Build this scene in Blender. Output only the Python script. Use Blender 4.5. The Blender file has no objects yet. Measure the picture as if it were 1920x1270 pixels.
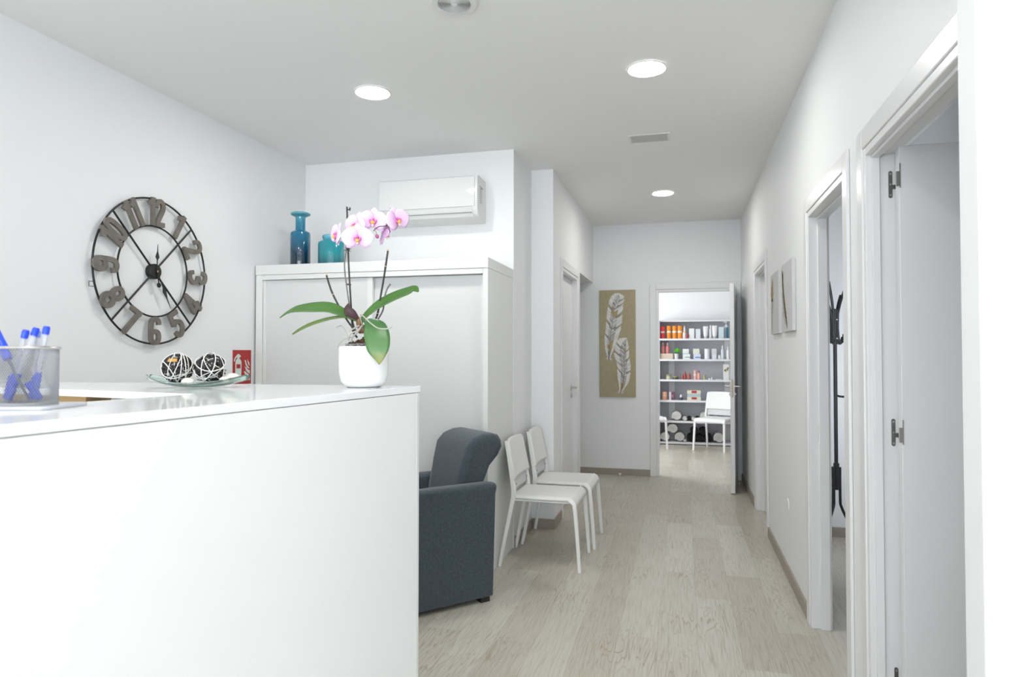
import bpy, bmesh, math, random
from mathutils import Vector, Matrix, Euler, noise
random.seed(7)
C = bpy.context.scene.collection
SC = bpy.context.scene
R = math.radians
PI = math.pi
# ------------------------------------------------------------------ camera, world, light, exposure
cam_data = bpy.data.cameras.new('camera')
cam_data.sensor_width = 36.0
cam_data.lens = 23.4375
cam_data.clip_start = 0.02
cam_data.dof.use_dof = True
cam_data.dof.focus_distance = 2.5
cam_data.dof.aperture_fstop = 5.0
cam = bpy.data.objects.new('camera', cam_data)
C.objects.link(cam)
cam.location = (0.0, 0.0, 1.36)
cam.rotation_euler = Euler((R(91.24), 0.0, R(14.3)), 'XYZ')
SC.camera = cam
SC.view_settings.view_transform = 'Standard'
SC.view_settings.look = 'None'
SC.view_settings.gamma = 1.0
SC.view_settings.use_curve_mapping = False
SC.view_settings.exposure = 1.0

world = bpy.data.worlds.new('daylight')
SC.world = world
world.use_nodes = True
world.node_tree.nodes['Background'].inputs['Color'].default_value = (0.80, 0.90, 1.0, 1)
world.node_tree.nodes['Background'].inputs['Strength'].default_value = 1.0

def area_lamp(name, loc, rot, sx, sy, power, color=(1, 1, 1), shape='RECTANGLE'):
    d = bpy.data.lights.new(name, 'AREA')
    d.shape = shape; d.size = sx
    if shape in ('RECTANGLE', 'ELLIPSE'): d.size_y = sy
    d.energy = power; d.color = color
    o = bpy.data.objects.new(name, d); C.objects.link(o)
    o.location = loc; o.rotation_euler = rot
    return o
# added fill lamp outside the unseen shop window, tilted up to brighten the ceiling
area_lamp('window_fill', (0.2, -3.62, 1.3), (R(140), 0, 0), 5.0, 2.2, 125, (0.90, 0.95, 1.0))
# two added fill lamps at the ceiling, out of view, brightening counter and near walls
for lx in (-1.65, -0.16):
    area_lamp('added_ceiling_fill', (lx, 0.45, 2.79), (0, 0, 0), 0.18, 0.18, 6.0, (1.0, 0.99, 0.97), 'DISK')
# unseen area lamp lighting the room at the end of the corridor
area_lamp('far_room_light', (-2.0, 8.9, 1.6), (R(90), 0, R(-90)), 1.6, 1.6, 33, (0.92, 0.95, 1.0))
# weak added fill in the dressing room behind the right-hand doors, no window there
area_lamp('dressing_room_fill', (1.12, 4.2, 1.3), (R(90), 0, 0), 0.5, 1.2, 3.8, (0.88, 0.93, 1.0))

# ------------------------------------------------------------------ materials
def mat(name, col, rough=0.5, metal=0.0, noise_amt=0.0, noise_scale=20.0, bump=0.0, bump_scale=200.0,
        trans=0.0, ior=1.45, emit=None, emit_strength=0.0, coat=0.0, sheen=0.0, alpha=1.0, spec=0.5):
    m = bpy.data.materials.new(name); m.use_nodes = True
    nt = m.node_tree; b = nt.nodes['Principled BSDF']
    b.inputs['Base Color'].default_value = (*col, 1)
    b.inputs['Roughness'].default_value = rough
    b.inputs['Metallic'].default_value = metal
    b.inputs['Transmission Weight'].default_value = trans
    b.inputs['IOR'].default_value = ior
    b.inputs['Coat Weight'].default_value = coat
    b.inputs['Sheen Weight'].default_value = sheen
    b.inputs['Alpha'].default_value = alpha
    b.inputs['Specular IOR Level'].default_value = spec
    if emit:
        b.inputs['Emission Color'].default_value = (*emit, 1)
        b.inputs['Emission Strength'].default_value = emit_strength
    tc = None
    if noise_amt > 0 or bump > 0:
        tc = nt.nodes.new('ShaderNodeTexCoord')
    if noise_amt > 0:
        n = nt.nodes.new('ShaderNodeTexNoise'); n.inputs['Scale'].default_value = noise_scale
        n.inputs['Detail'].default_value = 4
        nt.links.new(tc.outputs['Object'], n.inputs['Vector'])
        mx = nt.nodes.new('ShaderNodeMixRGB'); mx.blend_type = 'MIX'
        mx.inputs[1].default_value = (*[c * (1 - noise_amt) for c in col], 1)
        mx.inputs[2].default_value = (*[min(1, c * (1 + noise_amt)) for c in col], 1)
        nt.links.new(n.outputs['Fac'], mx.inputs[0]); nt.links.new(mx.outputs[0], b.inputs['Base Color'])
    if bump > 0:
        n2 = nt.nodes.new('ShaderNodeTexNoise'); n2.inputs['Scale'].default_value = bump_scale
        nt.links.new(tc.outputs['Object'], n2.inputs['Vector'])
        bp = nt.nodes.new('ShaderNodeBump'); bp.inputs['Strength'].default_value = bump
        bp.inputs['Distance'].default_value = 0.002
        nt.links.new(n2.outputs['Fac'], bp.inputs['Height']); nt.links.new(bp.outputs['Normal'], b.inputs['Normal'])
    return m

M = {}
M['wall'] = mat('wall_paint', (0.86, 0.868, 0.87), 0.6, bump=0.05, bump_scale=120)
M['ceiling'] = mat('ceiling_paint', (0.89, 0.89, 0.88), 0.8, bump=0.03, bump_scale=90)
M['lacquer'] = mat('white_door_lacquer', (0.80, 0.80, 0.80), 0.28)
M['leaf_panel'] = mat('white_door_leaf', (0.78, 0.78, 0.79), 0.38)
M['cabinet'] = mat('white_melamine', (0.78, 0.79, 0.775), 0.38)
M['cabinet_door'] = mat('pale_grey_melamine', (0.70, 0.71, 0.70), 0.42)
M['counter'] = mat('white_counter_panel', (0.82, 0.82, 0.81), 0.32)
M['counter_top'] = mat('glossy_white_counter_top', (0.84, 0.85, 0.86), 0.09)
M['plywood'] = mat('tan_wood', (0.55, 0.36, 0.16), 0.6, noise_amt=0.2, noise_scale=14)
M['steel'] = mat('brushed_steel', (0.55, 0.54, 0.52), 0.32, 1.0)
M['dark_steel'] = mat('dark_steel', (0.25, 0.25, 0.24), 0.35, 1.0)
M['brass'] = mat('brass_strike', (0.45, 0.30, 0.15), 0.4, 1.0)
M['chair'] = mat('white_chair_plastic', (0.80, 0.80, 0.77), 0.42, bump=0.04, bump_scale=500)
M['chair_metal'] = mat('white_chair_metal', (0.82, 0.82, 0.80), 0.3)
M['chair_grey'] = mat('pale_grey_plastic', (0.64, 0.64, 0.64), 0.5)
M['black_metal'] = mat('black_metal', (0.012, 0.012, 0.013), 0.42)
M['pot'] = mat('white_ceramic', (0.88, 0.88, 0.87), 0.25)
M['blackplastic'] = mat('black_plastic', (0.02, 0.02, 0.02), 0.4)
M['white_plastic'] = mat('white_plastic', (0.80, 0.80, 0.79), 0.35)
M['ac_panel'] = mat('glossy_white_plastic', (0.76, 0.77, 0.76), 0.06)
M['ac_body'] = mat('satin_white_plastic', (0.74, 0.75, 0.74), 0.3)
M['grey'] = mat('mid_grey_plastic', (0.33, 0.34, 0.34), 0.5)
M['ventgrey'] = mat('vent_shadow_grey', (0.10, 0.10, 0.10), 0.7)
M['red'] = mat('red_sign', (0.42, 0.02, 0.02), 0.35)
M['signwhite'] = mat('sign_white', (0.62, 0.72, 0.66), 0.5)
M['glass_green'] = mat('pale_green_glass', (0.80, 0.95, 0.90), 0.02, trans=0.92, ior=1.45)
M['baseboard'] = mat('greige_baseboard', (0.36, 0.31, 0.26), 0.5, noise_amt=0.12, noise_scale=12)
M['window_glass'] = mat('window_glass', (1, 1, 1), 0.0, trans=1.0, ior=1.05)
M['lamp'] = mat('lamp_diffuser', (1, 1, 1), 0.5, emit=(1.0, 0.99, 0.965), emit_strength=66)

def fabric():
    m = mat('dark_teal_fabric', (0.050, 0.068, 0.082), 0.9, noise_amt=0.55, noise_scale=75, bump=0.8, bump_scale=260, sheen=0.3)
    return m
M['fabric'] = fabric()

def floor_mat():
    m = bpy.data.materials.new('pale_oak_laminate'); m.use_nodes = True
    nt = m.node_tree; N = nt.nodes.new; L = nt.links.new
    b = nt.nodes['Principled BSDF']
    tc = N('ShaderNodeTexCoord'); sp = N('ShaderNodeSeparateXYZ'); L(tc.outputs['Object'], sp.inputs[0])
    def mth(op, a, bv=None, c=None):
        n = N('ShaderNodeMath'); n.operation = op
        for i, v in enumerate((a, bv, c)):
            if v is None: continue
            if isinstance(v, (int, float)): n.inputs[i].default_value = v
            else: L(v, n.inputs[i])
        return n.outputs[0]
    W_, L_ = 0.187, 1.24
    xs = mth('DIVIDE', mth('ADD', sp.outputs['X'], 10.03), W_)
    row = mth('FLOOR', xs)
    fx = mth('FRACT', xs)
    wn = N('ShaderNodeTexWhiteNoise'); wn.noise_dimensions = '1D'; L(row, wn.inputs['W'])
    ys = mth('ADD', mth('DIVIDE', mth('ADD', sp.outputs['Y'], 20.0), L_), wn.outputs['Value'])
    col = mth('FLOOR', ys); fy = mth('FRACT', ys)
    pid = mth('ADD', mth('MULTIPLY', row, 7.13), mth('MULTIPLY', col, 3.77))
    wn2 = N('ShaderNodeTexWhiteNoise'); wn2.noise_dimensions = '1D'; L(pid, wn2.inputs['W'])
    ramp = N('ShaderNodeValToRGB'); cr = ramp.color_ramp
    cr.elements[0].position = 0; cr.elements[0].color = (0.54, 0.498, 0.42, 1)
    cr.elements[1].position = 1; cr.elements[1].color = (0.62, 0.60, 0.525, 1)
    e = cr.elements.new(0.35); e.color = (0.535, 0.495, 0.42, 1)
    e = cr.elements.new(0.7); e.color = (0.57, 0.54, 0.465, 1)
    L(wn2.outputs['Value'], ramp.inputs[0])
    # grain: long streaks
    cmb = N('ShaderNodeCombineXYZ')
    L(mth('MULTIPLY', sp.outputs['X'], 9.5), cmb.inputs[0])
    L(mth('ADD', mth('MULTIPLY', sp.outputs['Y'], 1.05), mth('MULTIPLY', wn2.outputs['Value'], 37.0)), cmb.inputs[1])
    L(mth('MULTIPLY', pid, 1.7), cmb.inputs[2])
    n1 = N('ShaderNodeTexNoise'); n1.inputs['Scale'].default_value = 1.0; n1.inputs['Detail'].default_value = 3
    n1.inputs['Distortion'].default_value = 0.5; L(cmb.outputs[0], n1.inputs['Vector'])
    # rings from contour lines of the noise
    rings = mth('ABSOLUTE', mth('SUBTRACT', mth('FRACT', mth('MULTIPLY', n1.outputs['Fac'], 17.0)), 0.5))
    rl = N('ShaderNodeMapRange'); rl.inputs['From Min'].default_value = 0.0; rl.inputs['From Max'].default_value = 0.16
    rl.inputs['To Min'].default_value = 1.0; rl.inputs['To Max'].default_value = 0.0; L(rings, rl.inputs['Value'])
    mp = N('ShaderNodeMapping'); mp.inputs['Scale'].default_value = (120, 5, 1); L(tc.outputs['Object'], mp.inputs['Vector'])
    n2 = N('ShaderNodeTexNoise'); n2.inputs['Scale'].default_value = 1.0; n2.inputs['Detail'].default_value = 5
    L(mp.outputs[0], n2.inputs['Vector'])
    n3 = N('ShaderNodeTexNoise'); n3.inputs['Scale'].default_value = 2.2; L(tc.outputs['Object'], n3.inputs['Vector'])
    k = mth('MULTIPLY', rl.outputs[0], mth('MINIMUM', 1.0, mth('MAXIMUM', 0.12, mth('SUBTRACT', mth('MULTIPLY', n3.outputs['Fac'], 3.4), 1.25))))
    mx = N('ShaderNodeMixRGB'); mx.blend_type = 'MULTIPLY'; mx.inputs[2].default_value = (0.56, 0.47, 0.37, 1)
    L(mth('MULTIPLY', k, 0.72), mx.inputs[0]); L(ramp.outputs[0], mx.inputs[1])
    mx2 = N('ShaderNodeMixRGB'); mx2.blend_type = 'MULTIPLY'; mx2.inputs[2].default_value = (0.74, 0.69, 0.62, 1)
    s2 = N('ShaderNodeMapRange'); s2.inputs['From Min'].default_value = 0.45; s2.inputs['From Max'].default_value = 0.75
    L(n2.outputs['Fac'], s2.inputs['Value'])
    L(mth('MULTIPLY', s2.outputs[0], 0.8), mx2.inputs[0]); L(mx.outputs[0], mx2.inputs[1])
    # seams between the boards
    ex = mth('MINIMUM', fx, mth('SUBTRACT', 1.0, fx)); ey = mth('MINIMUM', fy, mth('SUBTRACT', 1.0, fy))
    sx = mth('LESS_THAN', mth('MULTIPLY', ex, W_), 0.0011); sy = mth('LESS_THAN', mth('MULTIPLY', ey, L_), 0.0011)
    seam = mth('MAXIMUM', sx, sy)
    mx3 = N('ShaderNodeMixRGB'); mx3.blend_type = 'MULTIPLY'; mx3.inputs[2].default_value = (0.72, 0.68, 0.62, 1)
    L(mth('MULTIPLY', seam, 0.7), mx3.inputs[0]); L(mx2.outputs[0], mx3.inputs[1])
    L(mx3.outputs[0], b.inputs['Base Color'])
    b.inputs['Roughness'].default_value = 0.33
    bp = N('ShaderNodeBump'); bp.inputs['Strength'].default_value = 0.15; bp.inputs['Distance'].default_value = 0.001
    L(mth('SUBTRACT', n2.outputs['Fac'], seam), bp.inputs['Height']); L(bp.outputs[0], b.inputs['Normal'])
    return m
M['floor'] = floor_mat()

def ramp_mat(name, stops, axis='Z', lo=0.0, hi=1.0, rough=0.1, trans=0.0, coat=0.0, noise_d=0.0, noise_scale=8):
    """colour that runs along one local axis of the thing (tinted glass, a leaf, weathered wood)"""
    m = bpy.data.materials.new(name); m.use_nodes = True
    nt = m.node_tree; N = nt.nodes.new; L = nt.links.new; b = nt.nodes['Principled BSDF']
    tc = N('ShaderNodeTexCoord'); sp = N('ShaderNodeSeparateXYZ'); L(tc.outputs['Object'], sp.inputs[0])
    mr = N('ShaderNodeMapRange'); mr.inputs['From Min'].default_value = lo; mr.inputs['From Max'].default_value = hi
    src = sp.outputs[axis]
    if noise_d > 0:
        n = N('ShaderNodeTexNoise'); n.inputs['Scale'].default_value = noise_scale; L(tc.outputs['Object'], n.inputs['Vector'])
        a = N('ShaderNodeMath'); a.operation = 'MULTIPLY_ADD'; L(n.outputs['Fac'], a.inputs[0]); a.inputs[1].default_value = noise_d
        L(src, a.inputs[2]); src = a.outputs[0]
    L(src, mr.inputs['Value'])
    rp = N('ShaderNodeValToRGB'); cr = rp.color_ramp
    cr.elements[0].position = stops[0][0]; cr.elements[0].color = (*stops[0][1], 1)
    cr.elements[1].position = stops[-1][0]; cr.elements[1].color = (*stops[-1][1], 1)
    for p, c in stops[1:-1]:
        e = cr.elements.new(p); e.color = (*c, 1)
    L(mr.outputs[0], rp.inputs[0]); L(rp.outputs[0], b.inputs['Base Color'])
    b.inputs['Roughness'].default_value = rough; b.inputs['Transmission Weight'].default_value = trans
    b.inputs['Coat Weight'].default_value = coat
    return m

# ------------------------------------------------------------------ mesh helpers
class MB:
    def __init__(s): s.bm = bmesh.new()
    def _f(s, vs, mi=0):
        try:
            f = s.bm.faces.new(vs); f.material_index = mi; return f
        except ValueError: return None
    def box(s, x0, y0, z0, x1, y1, z1, mi=0):
        v = [s.bm.verts.new((x, y, z)) for z in (z0, z1) for x, y in ((x0, y0), (x1, y0), (x1, y1), (x0, y1))]
        for q in ((3, 2, 1, 0), (4, 5, 6, 7), (0, 1, 5, 4), (1, 2, 6, 5), (2, 3, 7, 6), (3, 0, 4, 7)):
            s._f([v[i] for i in q], mi)
        return s
    def prism(s, pts, d0, d1, f=lambda a, b, d: (a, b, d), mi=0):
        A = [s.bm.verts.new(f(a, b, d0)) for a, b in pts]; B = [s.bm.verts.new(f(a, b, d1)) for a, b in pts]
        s._f(A[::-1], mi); s._f(B, mi); n = len(pts)
        for i in range(n): s._f([A[i], A[(i + 1) % n], B[(i + 1) % n], B[i]], mi)
        return s
    def tube(s, path, r, n=8, mi=0, cap=True, flat=1.0, up=None, closed=False):
        P = [Vector(p) for p in path]; k = len(P)
        rs = r if isinstance(r, (list, tuple)) else [r] * k
        rings = []; prev = None
        for i in range(k):
            if closed: t = P[(i + 1) % k] - P[i - 1]
            else: t = P[min(i + 1, k - 1)] - P[max(i - 1, 0)]
            t.normalize()
            if prev is None:
                a = Vector(up) if up else (Vector((0, 0, 1)) if abs(t.z) < .9 else Vector((1, 0, 0)))
            else: a = prev
            u = (a - t * a.dot(t)).normalized(); w = t.cross(u); prev = u
            rings.append([s.bm.verts.new(P[i] + u * math.cos(2 * PI * j / n) * rs[i] * flat + w * math.sin(2 * PI * j / n) * rs[i]) for j in range(n)])
        m_ = k if closed else k - 1
        for i in range(m_):
            a, b = rings[i], rings[(i + 1) % k]
            for j in range(n): s._f([a[j], a[(j + 1) % n], b[(j + 1) % n], b[j]], mi)
        if cap and not closed: s._f(rings[0][::-1], mi); s._f(rings[-1], mi)
        return s
    def bar(s, path, w, h, up, mi=0):
        """rectangular section bar along a path: w across, h along 'up'"""
        P = [Vector(p) for p in path]; k = len(P); rings = []
        ws = w if isinstance(w, (list, tuple)) else [w] * k; hs = h if isinstance(h, (list, tuple)) else [h] * k
        for i in range(k):
            t = (P[min(i + 1, k - 1)] - P[max(i - 1, 0)]).normalized(); a = Vector(up)
            u = (a - t * a.dot(t)).normalized(); v = t.cross(u)
            rings.append([s.bm.verts.new(P[i] + v * sa * ws[i] / 2 + u * sb * hs[i] / 2) for sa, sb in ((-1, -1), (1, -1), (1, 1), (-1, 1))])
        for i in range(k - 1):
            for j in range(4): s._f([rings[i][j], rings[i][(j + 1) % 4], rings[i + 1][(j + 1) % 4], rings[i + 1][j]], mi)
        s._f(rings[0][::-1], mi); s._f(rings[-1], mi)
        return s
    def lathe(s, prof, n=40, c=(0, 0, 0), mi=0, f=lambda x, y, z: (x, y, z)):
        rings = []
        for r, z in prof:
            if r < 1e-6: rings.append([s.bm.verts.new(Vector(f(0, 0, z)) + Vector(c))])
            else: rings.append([s.bm.verts.new(Vector(f(r * math.cos(2 * PI * j / n), r * math.sin(2 * PI * j / n), z)) + Vector(c)) for j in range(n)])
        for a, b in zip(rings, rings[1:]):
            if len(a) == 1 and len(b) == 1: continue
            for j in range(n):
                j2 = (j + 1) % n
                if len(a) == 1: s._f([a[0], b[j2], b[j]], mi)
                elif len(b) == 1: s._f([a[j], a[j2], b[0]], mi)
                else: s._f([a[j], a[j2], b[j2], b[j]], mi)
        return s
    def ell(s, c, r, n=16, m=10, mi=0, rot=None):
        c = Vector(c); rot = rot or Matrix.Identity(3); rings = []
        for i in range(m + 1):
            a = PI * i / m
            if i in (0, m): rings.append([s.bm.verts.new(c + rot @ Vector((0, 0, math.cos(a) * r[2])))])
            else: rings.append([s.bm.verts.new(c + rot @ Vector((math.sin(a) * math.cos(2 * PI * j / n) * r[0], math.sin(a) * math.sin(2 * PI * j / n) * r[1], math.cos(a) * r[2]))) for j in range(n)])
        for a, b in zip(rings, rings[1:]):
            for j in range(n):
                j2 = (j + 1) % n
                if len(a) == 1: s._f([a[0], b[j], b[j2]], mi)
                elif len(b) == 1: s._f([a[j2], a[j], b[0]], mi)
                else: s._f([a[j2], a[j], b[j], b[j2]], mi)
        return s
    def grid(s, fn, nu, nv, mi=0):
        V = [[s.bm.verts.new(fn(i / nu, j / nv)) for j in range(nv + 1)] for i in range(nu + 1)]
        for i in range(nu):
            for j in range(nv): s._f([V[i][j], V[i + 1][j], V[i + 1][j + 1], V[i][j + 1]], mi)
        return s
    def build(s, name, mats, parent=None, loc=(0, 0, 0), rot=(0, 0, 0), bevel=0.0, seg=2, smooth=True, angle=35, solid=0.0, subd=0, noise_disp=None):
        me = bpy.data.meshes.new(name)
        bmesh.ops.recalc_face_normals(s.bm, faces=s.bm.faces)
        s.bm.to_mesh(me); s.bm.free()
        for m in (mats if isinstance(mats, (list, tuple)) else [mats]): me.materials.append(m)
        if smooth:
            me.shade_smooth()
            me.set_sharp_from_angle(angle=R(angle))
        o = bpy.data.objects.new(name, me); C.objects.link(o)
        o.location = loc; o.rotation_euler = rot
        if parent: o.parent = parent
        if solid:
            q = o.modifiers.new('solid', 'SOLIDIFY'); q.thickness = solid; q.offset = 0
        if bevel:
            q = o.modifiers.new('bevel', 'BEVEL'); q.width = bevel; q.segments = seg; q.limit_method = 'ANGLE'; q.angle_limit = R(35)
            q.harden_normals = False
        if subd:
            q = o.modifiers.new('subd', 'SUBSURF'); q.levels = subd; q.render_levels = subd
        return o

def thing(name, label, cat, loc=(0, 0, 0), rot=(0, 0, 0), group=None):
    o = bpy.data.objects.new(name, None); C.objects.link(o)
    o.empty_display_size = 0.05
    o.location = loc; o.rotation_euler = rot
    o['label'] = label; o['category'] = cat
    if group: o['group'] = group
    return o
def tag(o, label, cat, group=None):
    o['label'] = label; o['category'] = cat
    if group: o['group'] = group
    return o
def struct(o, label=None):
    o['kind'] = 'structure'
    if label: o['label'] = label
    return o
def copy_tree(o, parent=None):
    c = o.copy(); C.objects.link(c)
    if parent: c.parent = parent
    for ch in list(o.children): copy_tree(ch, c)
    return c
FACE_PX = (R(90), 0, R(90))     # local x -> +Y, y -> +Z, z -> +X  (hangs on the left wall)
FACE_NX = (R(90), 0, R(-90))    # hangs on the right wall
FACE_NY = (R(90), 0, 0)         # hangs on a wall that faces the camera side

# ------------------------------------------------------------------ room shell
XL, XR, H = -2.79, 0.62, 2.8
WT = 0.09
struct(MB().box(-3.2, -3.8, -0.1, 3.3, 11.0, 0.0).build('floor', M['floor'], smooth=False))
struct(MB().box(-3.2, -3.8, H, 3.3, 11.0, H + 0.12).build('ceiling', M['ceiling'], smooth=False))
struct(MB().box(XL - 0.12, -3.6, 0, XL, 4.54, H).build('wall_left', M['wall'], smooth=False))
struct(MB().box(XL - 0.12, 4.54, 0, -1.145, 5.11, H).build('wall_back', M['wall'], smooth=False))
# corridor left side: pier, door, header over the side passage
w = MB()
w.box(-1.145, 5.11, 0, -0.97, 5.49, H)
w.box(-1.145, 6.34, 0, -0.97, 6.51, H)
w.box(-1.145, 5.49, 2.08, -0.97, 6.34, H)
w.box(-1.145, 6.51, 2.152, -0.97, 7.53, H)
struct(w.build('wall_corridor', M['wall'], smooth=False))
struct(MB().box(-1.85, 5.11, 0, -1.73, 7.53, H).build('wall_passage', M['wall'], smooth=False))
# far wall with the doorway to the end room
w = MB()
w.box(-1.85, 7.53, 0, -0.275, 7.64, H)
w.box(0.575, 7.53, 0, XR + WT, 7.64, H)
w.box(-0.275, 7.53, 2.06, 0.575, 7.64, H)
struct(w.build('wall_far', M['wall'], smooth=False))
# right wall with three doorways
D1 = (1.64, 2.53); D2 = (2.82, 3.61); D3 = (5.35, 6.15); DH = 2.065
w = MB()
ys = [1.54, D1[0], D1[1], D2[0], D2[1], D3[0], D3[1], 7.53]
for a, b in zip(ys[0::2], ys[1::2]): w.box(XR, a, 0, XR + WT, b, H)
for a, b in (D1, D2, D3): w.box(XR, a, DH, XR + WT, b, H)
struct(w.build('wall_right', M['wall'], smooth=False))
struct(MB().box(0.55, 1.445, 0, 3.0, 1.54, H).build('wall_near', M['wall'], smooth=False, bevel=0.006, seg=3))
struct(MB().box(3.0, -3.6, 0, 3.12, 1.54, H).build('wall_side', M['wall'], smooth=False))
# rear wall behind the photographer, its unseen window added to let in the fill
w = MB()
w.box(XL, -3.6, 0, -2.4, -3.48, H); w.box(2.8, -3.6, 0, 3.0, -3.48, H)
w.box(-2.4, -3.6, 0, 2.8, -3.48, 0.2); w.box(-2.4, -3.6, 2.6, 2.8, -3.48, H)
struct(w.build('wall_rear', M['wall'], smooth=False))
w = MB()
for x in (-2.4, -0.7, 1.0, 2.74): w.box(x, -3.57, 0.2, x + 0.06, -3.51, 2.6)
w.box(-2.4, -3.57, 0.2, 2.8, -3.51, 0.26); w.box(-2.4, -3.57, 2.54, 2.8, -3.51, 2.6)
wf = struct(w.build('added_window_1', M['lacquer'], smooth=False))
MB().box(-2.35, -3.545, 0.25, 2.75, -3.54, 2.55).build('pane', M['window_glass'], wf, smooth=False)
# dressing room behind doors 1 and 2, room behind door 3, end room
w = MB()
w.box(1.53, 1.54, 0, 1.63, 5.4, H)
struct(w.build('wall_dressing', M['wall'], smooth=False))
struct(MB().box(XR + WT, 5.4, 0, 2.6, 5.52, H).build('wall_partition', M['wall'], smooth=False))
struct(MB().box(2.6, 5.4, 0, 2.7, 7.53, H).build('wall_storeroom', M['wall'], smooth=False))
struct(MB().box(XR + WT, 7.53, 0, 2.7, 7.64, H).build('wall_end_room_near', M['wall'], smooth=False))
struct(MB().box(-2.3, 10.62, 0, 2.4, 10.72, H).build('wall_end_room_back', M['wall'], smooth=False))
struct(MB().box(-2.3, 7.64, 0, -2.2, 10.62, H).build('wall_end_room_left', M['wall'], smooth=False))
struct(MB().box(2.3, 7.64, 0, 2.4, 10.62, H).build('wall_end_room_right', M['wall'], smooth=False))
struct(MB().box(-2.3, 7.53, 0, -1.85, 7.64, H).build('wall_end_room_corner', M['wall'], smooth=False))

# baseboards
BH, BT = 0.072, 0.012
def base(name, x0, y0, x1, y1): struct(MB().box(x0, y0, 0, x1, y1, BH).build('baseboard_' + name, M['baseboard'], bevel=0.002, smooth=False))
base('far', -1.73, 7.53 - BT, -0.345, 7.53)
base('right_middle', XR - BT, D2[1] + 0.07, XR, D3[0] - 0.07)
base('right_far', XR - BT, D3[1] + 0.07, XR, 7.53)
base('far_right', 0.64 - 0.01, 7.53 - BT, XR - BT, 7.53)
base('left', XL, -3.48, XL + BT, 3.9)
base('alcove', -1.145, 4.54, -1.145 + BT, 5.11 - BT)
base('pier_front', -1.145, 5.11 - BT, -0.97 + BT, 5.11)
base('pier_side', -0.97, 5.11, -0.97 + BT, 5.42)
base('pier_end', -0.97, 6.41, -0.97 + BT, 6.51)
base('dressing', XR + WT, 5.4 - BT, 1.53, 5.4)
base('right_near', XR - BT, 2.605, XR, 2.725)
base('side', 3.0 - BT, -3.48, 3.0, 1.445)

# ------------------------------------------------------------------ door sets
CW, CT = 0.07, 0.013            # casing width and thickness
def door_set(n, D, h, label, stop_x=(0.652, 0.690), skip_near=False):
    """frame of one doorway in the right wall; returns the empty"""
    e = struct(bpy.data.objects.new('door_%d' % n, None), label); C.objects.link(e)
    e.location = (XR, D[0], 0)
    W = D[1] - D[0]
    m = MB()
    m.box(-CT, -CW, 0, 0, 0.0, h + CW); m.box(-CT, W, 0, 0, W + CW, h + CW); m.box(-CT, 0, h, 0, W, h + CW)
    m.build('casing', M['lacquer'], e, bevel=0.004, seg=3)
    m = MB()
    t = 0.028
    m.box(-CT * 0.6, 0, 0, WT, t, h); m.box(-CT * 0.6, W - t, 0, WT, W, h); m.box(-CT * 0.6, t, h - t, WT, W - t, h)
    m.build('jamb', M['lacquer'], e, bevel=0.003)
    m = MB()
    a, b = stop_x[0] - XR, stop_x[1] - XR
    m.box(a, t, 0, b, t + 0.012, h - t); m.box(a, W - t - 0.012, 0, b, W - t, h - t); m.box(a, t + 0.012, h - t - 0.012, b, W - t - 0.012, h - t)
    m.build('stop', M['lacquer'], e, bevel=0.002)
    return e, W
d1, W1 = door_set(1, D1, DH, 'white doorway nearest the camera with its leaf swung into the dark room', (0.630, 0.655))
# leaf of door 1: hinged at the far jamb on the room side, opened square into the room
lf = MB().box(0, -0.0185, 0.008, 0.77, 0.0185, 2.04).build('leaf', M['leaf_panel'], d1, loc=(0.073, W1 - 0.090, 0), bevel=0.002)
def hinge(parent, x, y, z, name='hinge'):
    m = MB()
    m.prism([(math.cos(a) * 0.006 + x, math.sin(a) * 0.006 + z + s * 0.04) for s, r0 in ((1, 0), (-1, PI)) for a in [r0 + PI * i / 8 for i in range(9)]], y, y - 0.003,
            lambda a, b, d: (a, d, b))
    m.box(x, y - 0.004, z - 0.016, x + 0.022, y - 0.001, z - 0.002)
    m.box(x + 0.018, y - 0.012, z - 0.024, x + 0.025, y - 0.001, z + 0.020)
    m.tube([(x + 0.028, y - 0.012, z - 0.020), (x + 0.028, y - 0.012, z + 0.028)], 0.004, 8)
    for s in (-0.036, 0.0, 0.036): m.lathe([(0, 0), (0.0035, 0.0005), (0.0035, -0.0005)], 8, (x, y - 0.0035, z + s), mi=1, f=lambda a, b, c: (a, -c, b))
    return m.build(name, [M['dark_steel'], M['steel']], parent)
for z in (1.932, 1.092, 0.262): hinge(d1, 0.069, W1 - 0.028, z)
for z in (1.932, 1.092, 0.262): MB().box(0.0008, -0.0215, z - 0.03, 0.004, -0.0185, z + 0.05).box(-0.0085, -0.0215, z - 0.024, 0.0008, -0.012, z + 0.024).build('hinge_plate', M['steel'], lf)
d2, W2 = door_set(2, D2, DH, 'white doorway beside the paintings, open to the room with the coat stand', (0.655, 0.70))
def strike(parent, y, z):
    m = MB()
    m.prism([(math.cos(a) * 0.012 + 0.045, math.sin(a) * 0.012 + z + s * 0.035) for s, r0 in ((1, 0), (-1, PI)) for a in [r0 + PI * i / 8 for i in range(9)]], y, y - 0.002, lambda a, b, d: (a, d, b))
    m.box(0.045, y - 0.003, z - 0.03, 0.072, y - 0.0005, z + 0.03)
    m.box(0.039, y - 0.0036, z - 0.02, 0.052, y - 0.002, z + 0.02, 1)
    m.build('strike_plate', [M['steel'], M['brass']], parent)
strike(d2, W2 - 0.028, 0.962)
d3, W3 = door_set(3, D3, DH, 'narrow-looking white doorway at the far end of the right wall')
strike(d3, W3 - 0.028, 0.955)
MB().box(0.062, 0.03, 0.008, 0.10, W3 - 0.03, 2.03).build('leaf', M['leaf_panel'], d3, bevel=0.002)

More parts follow.
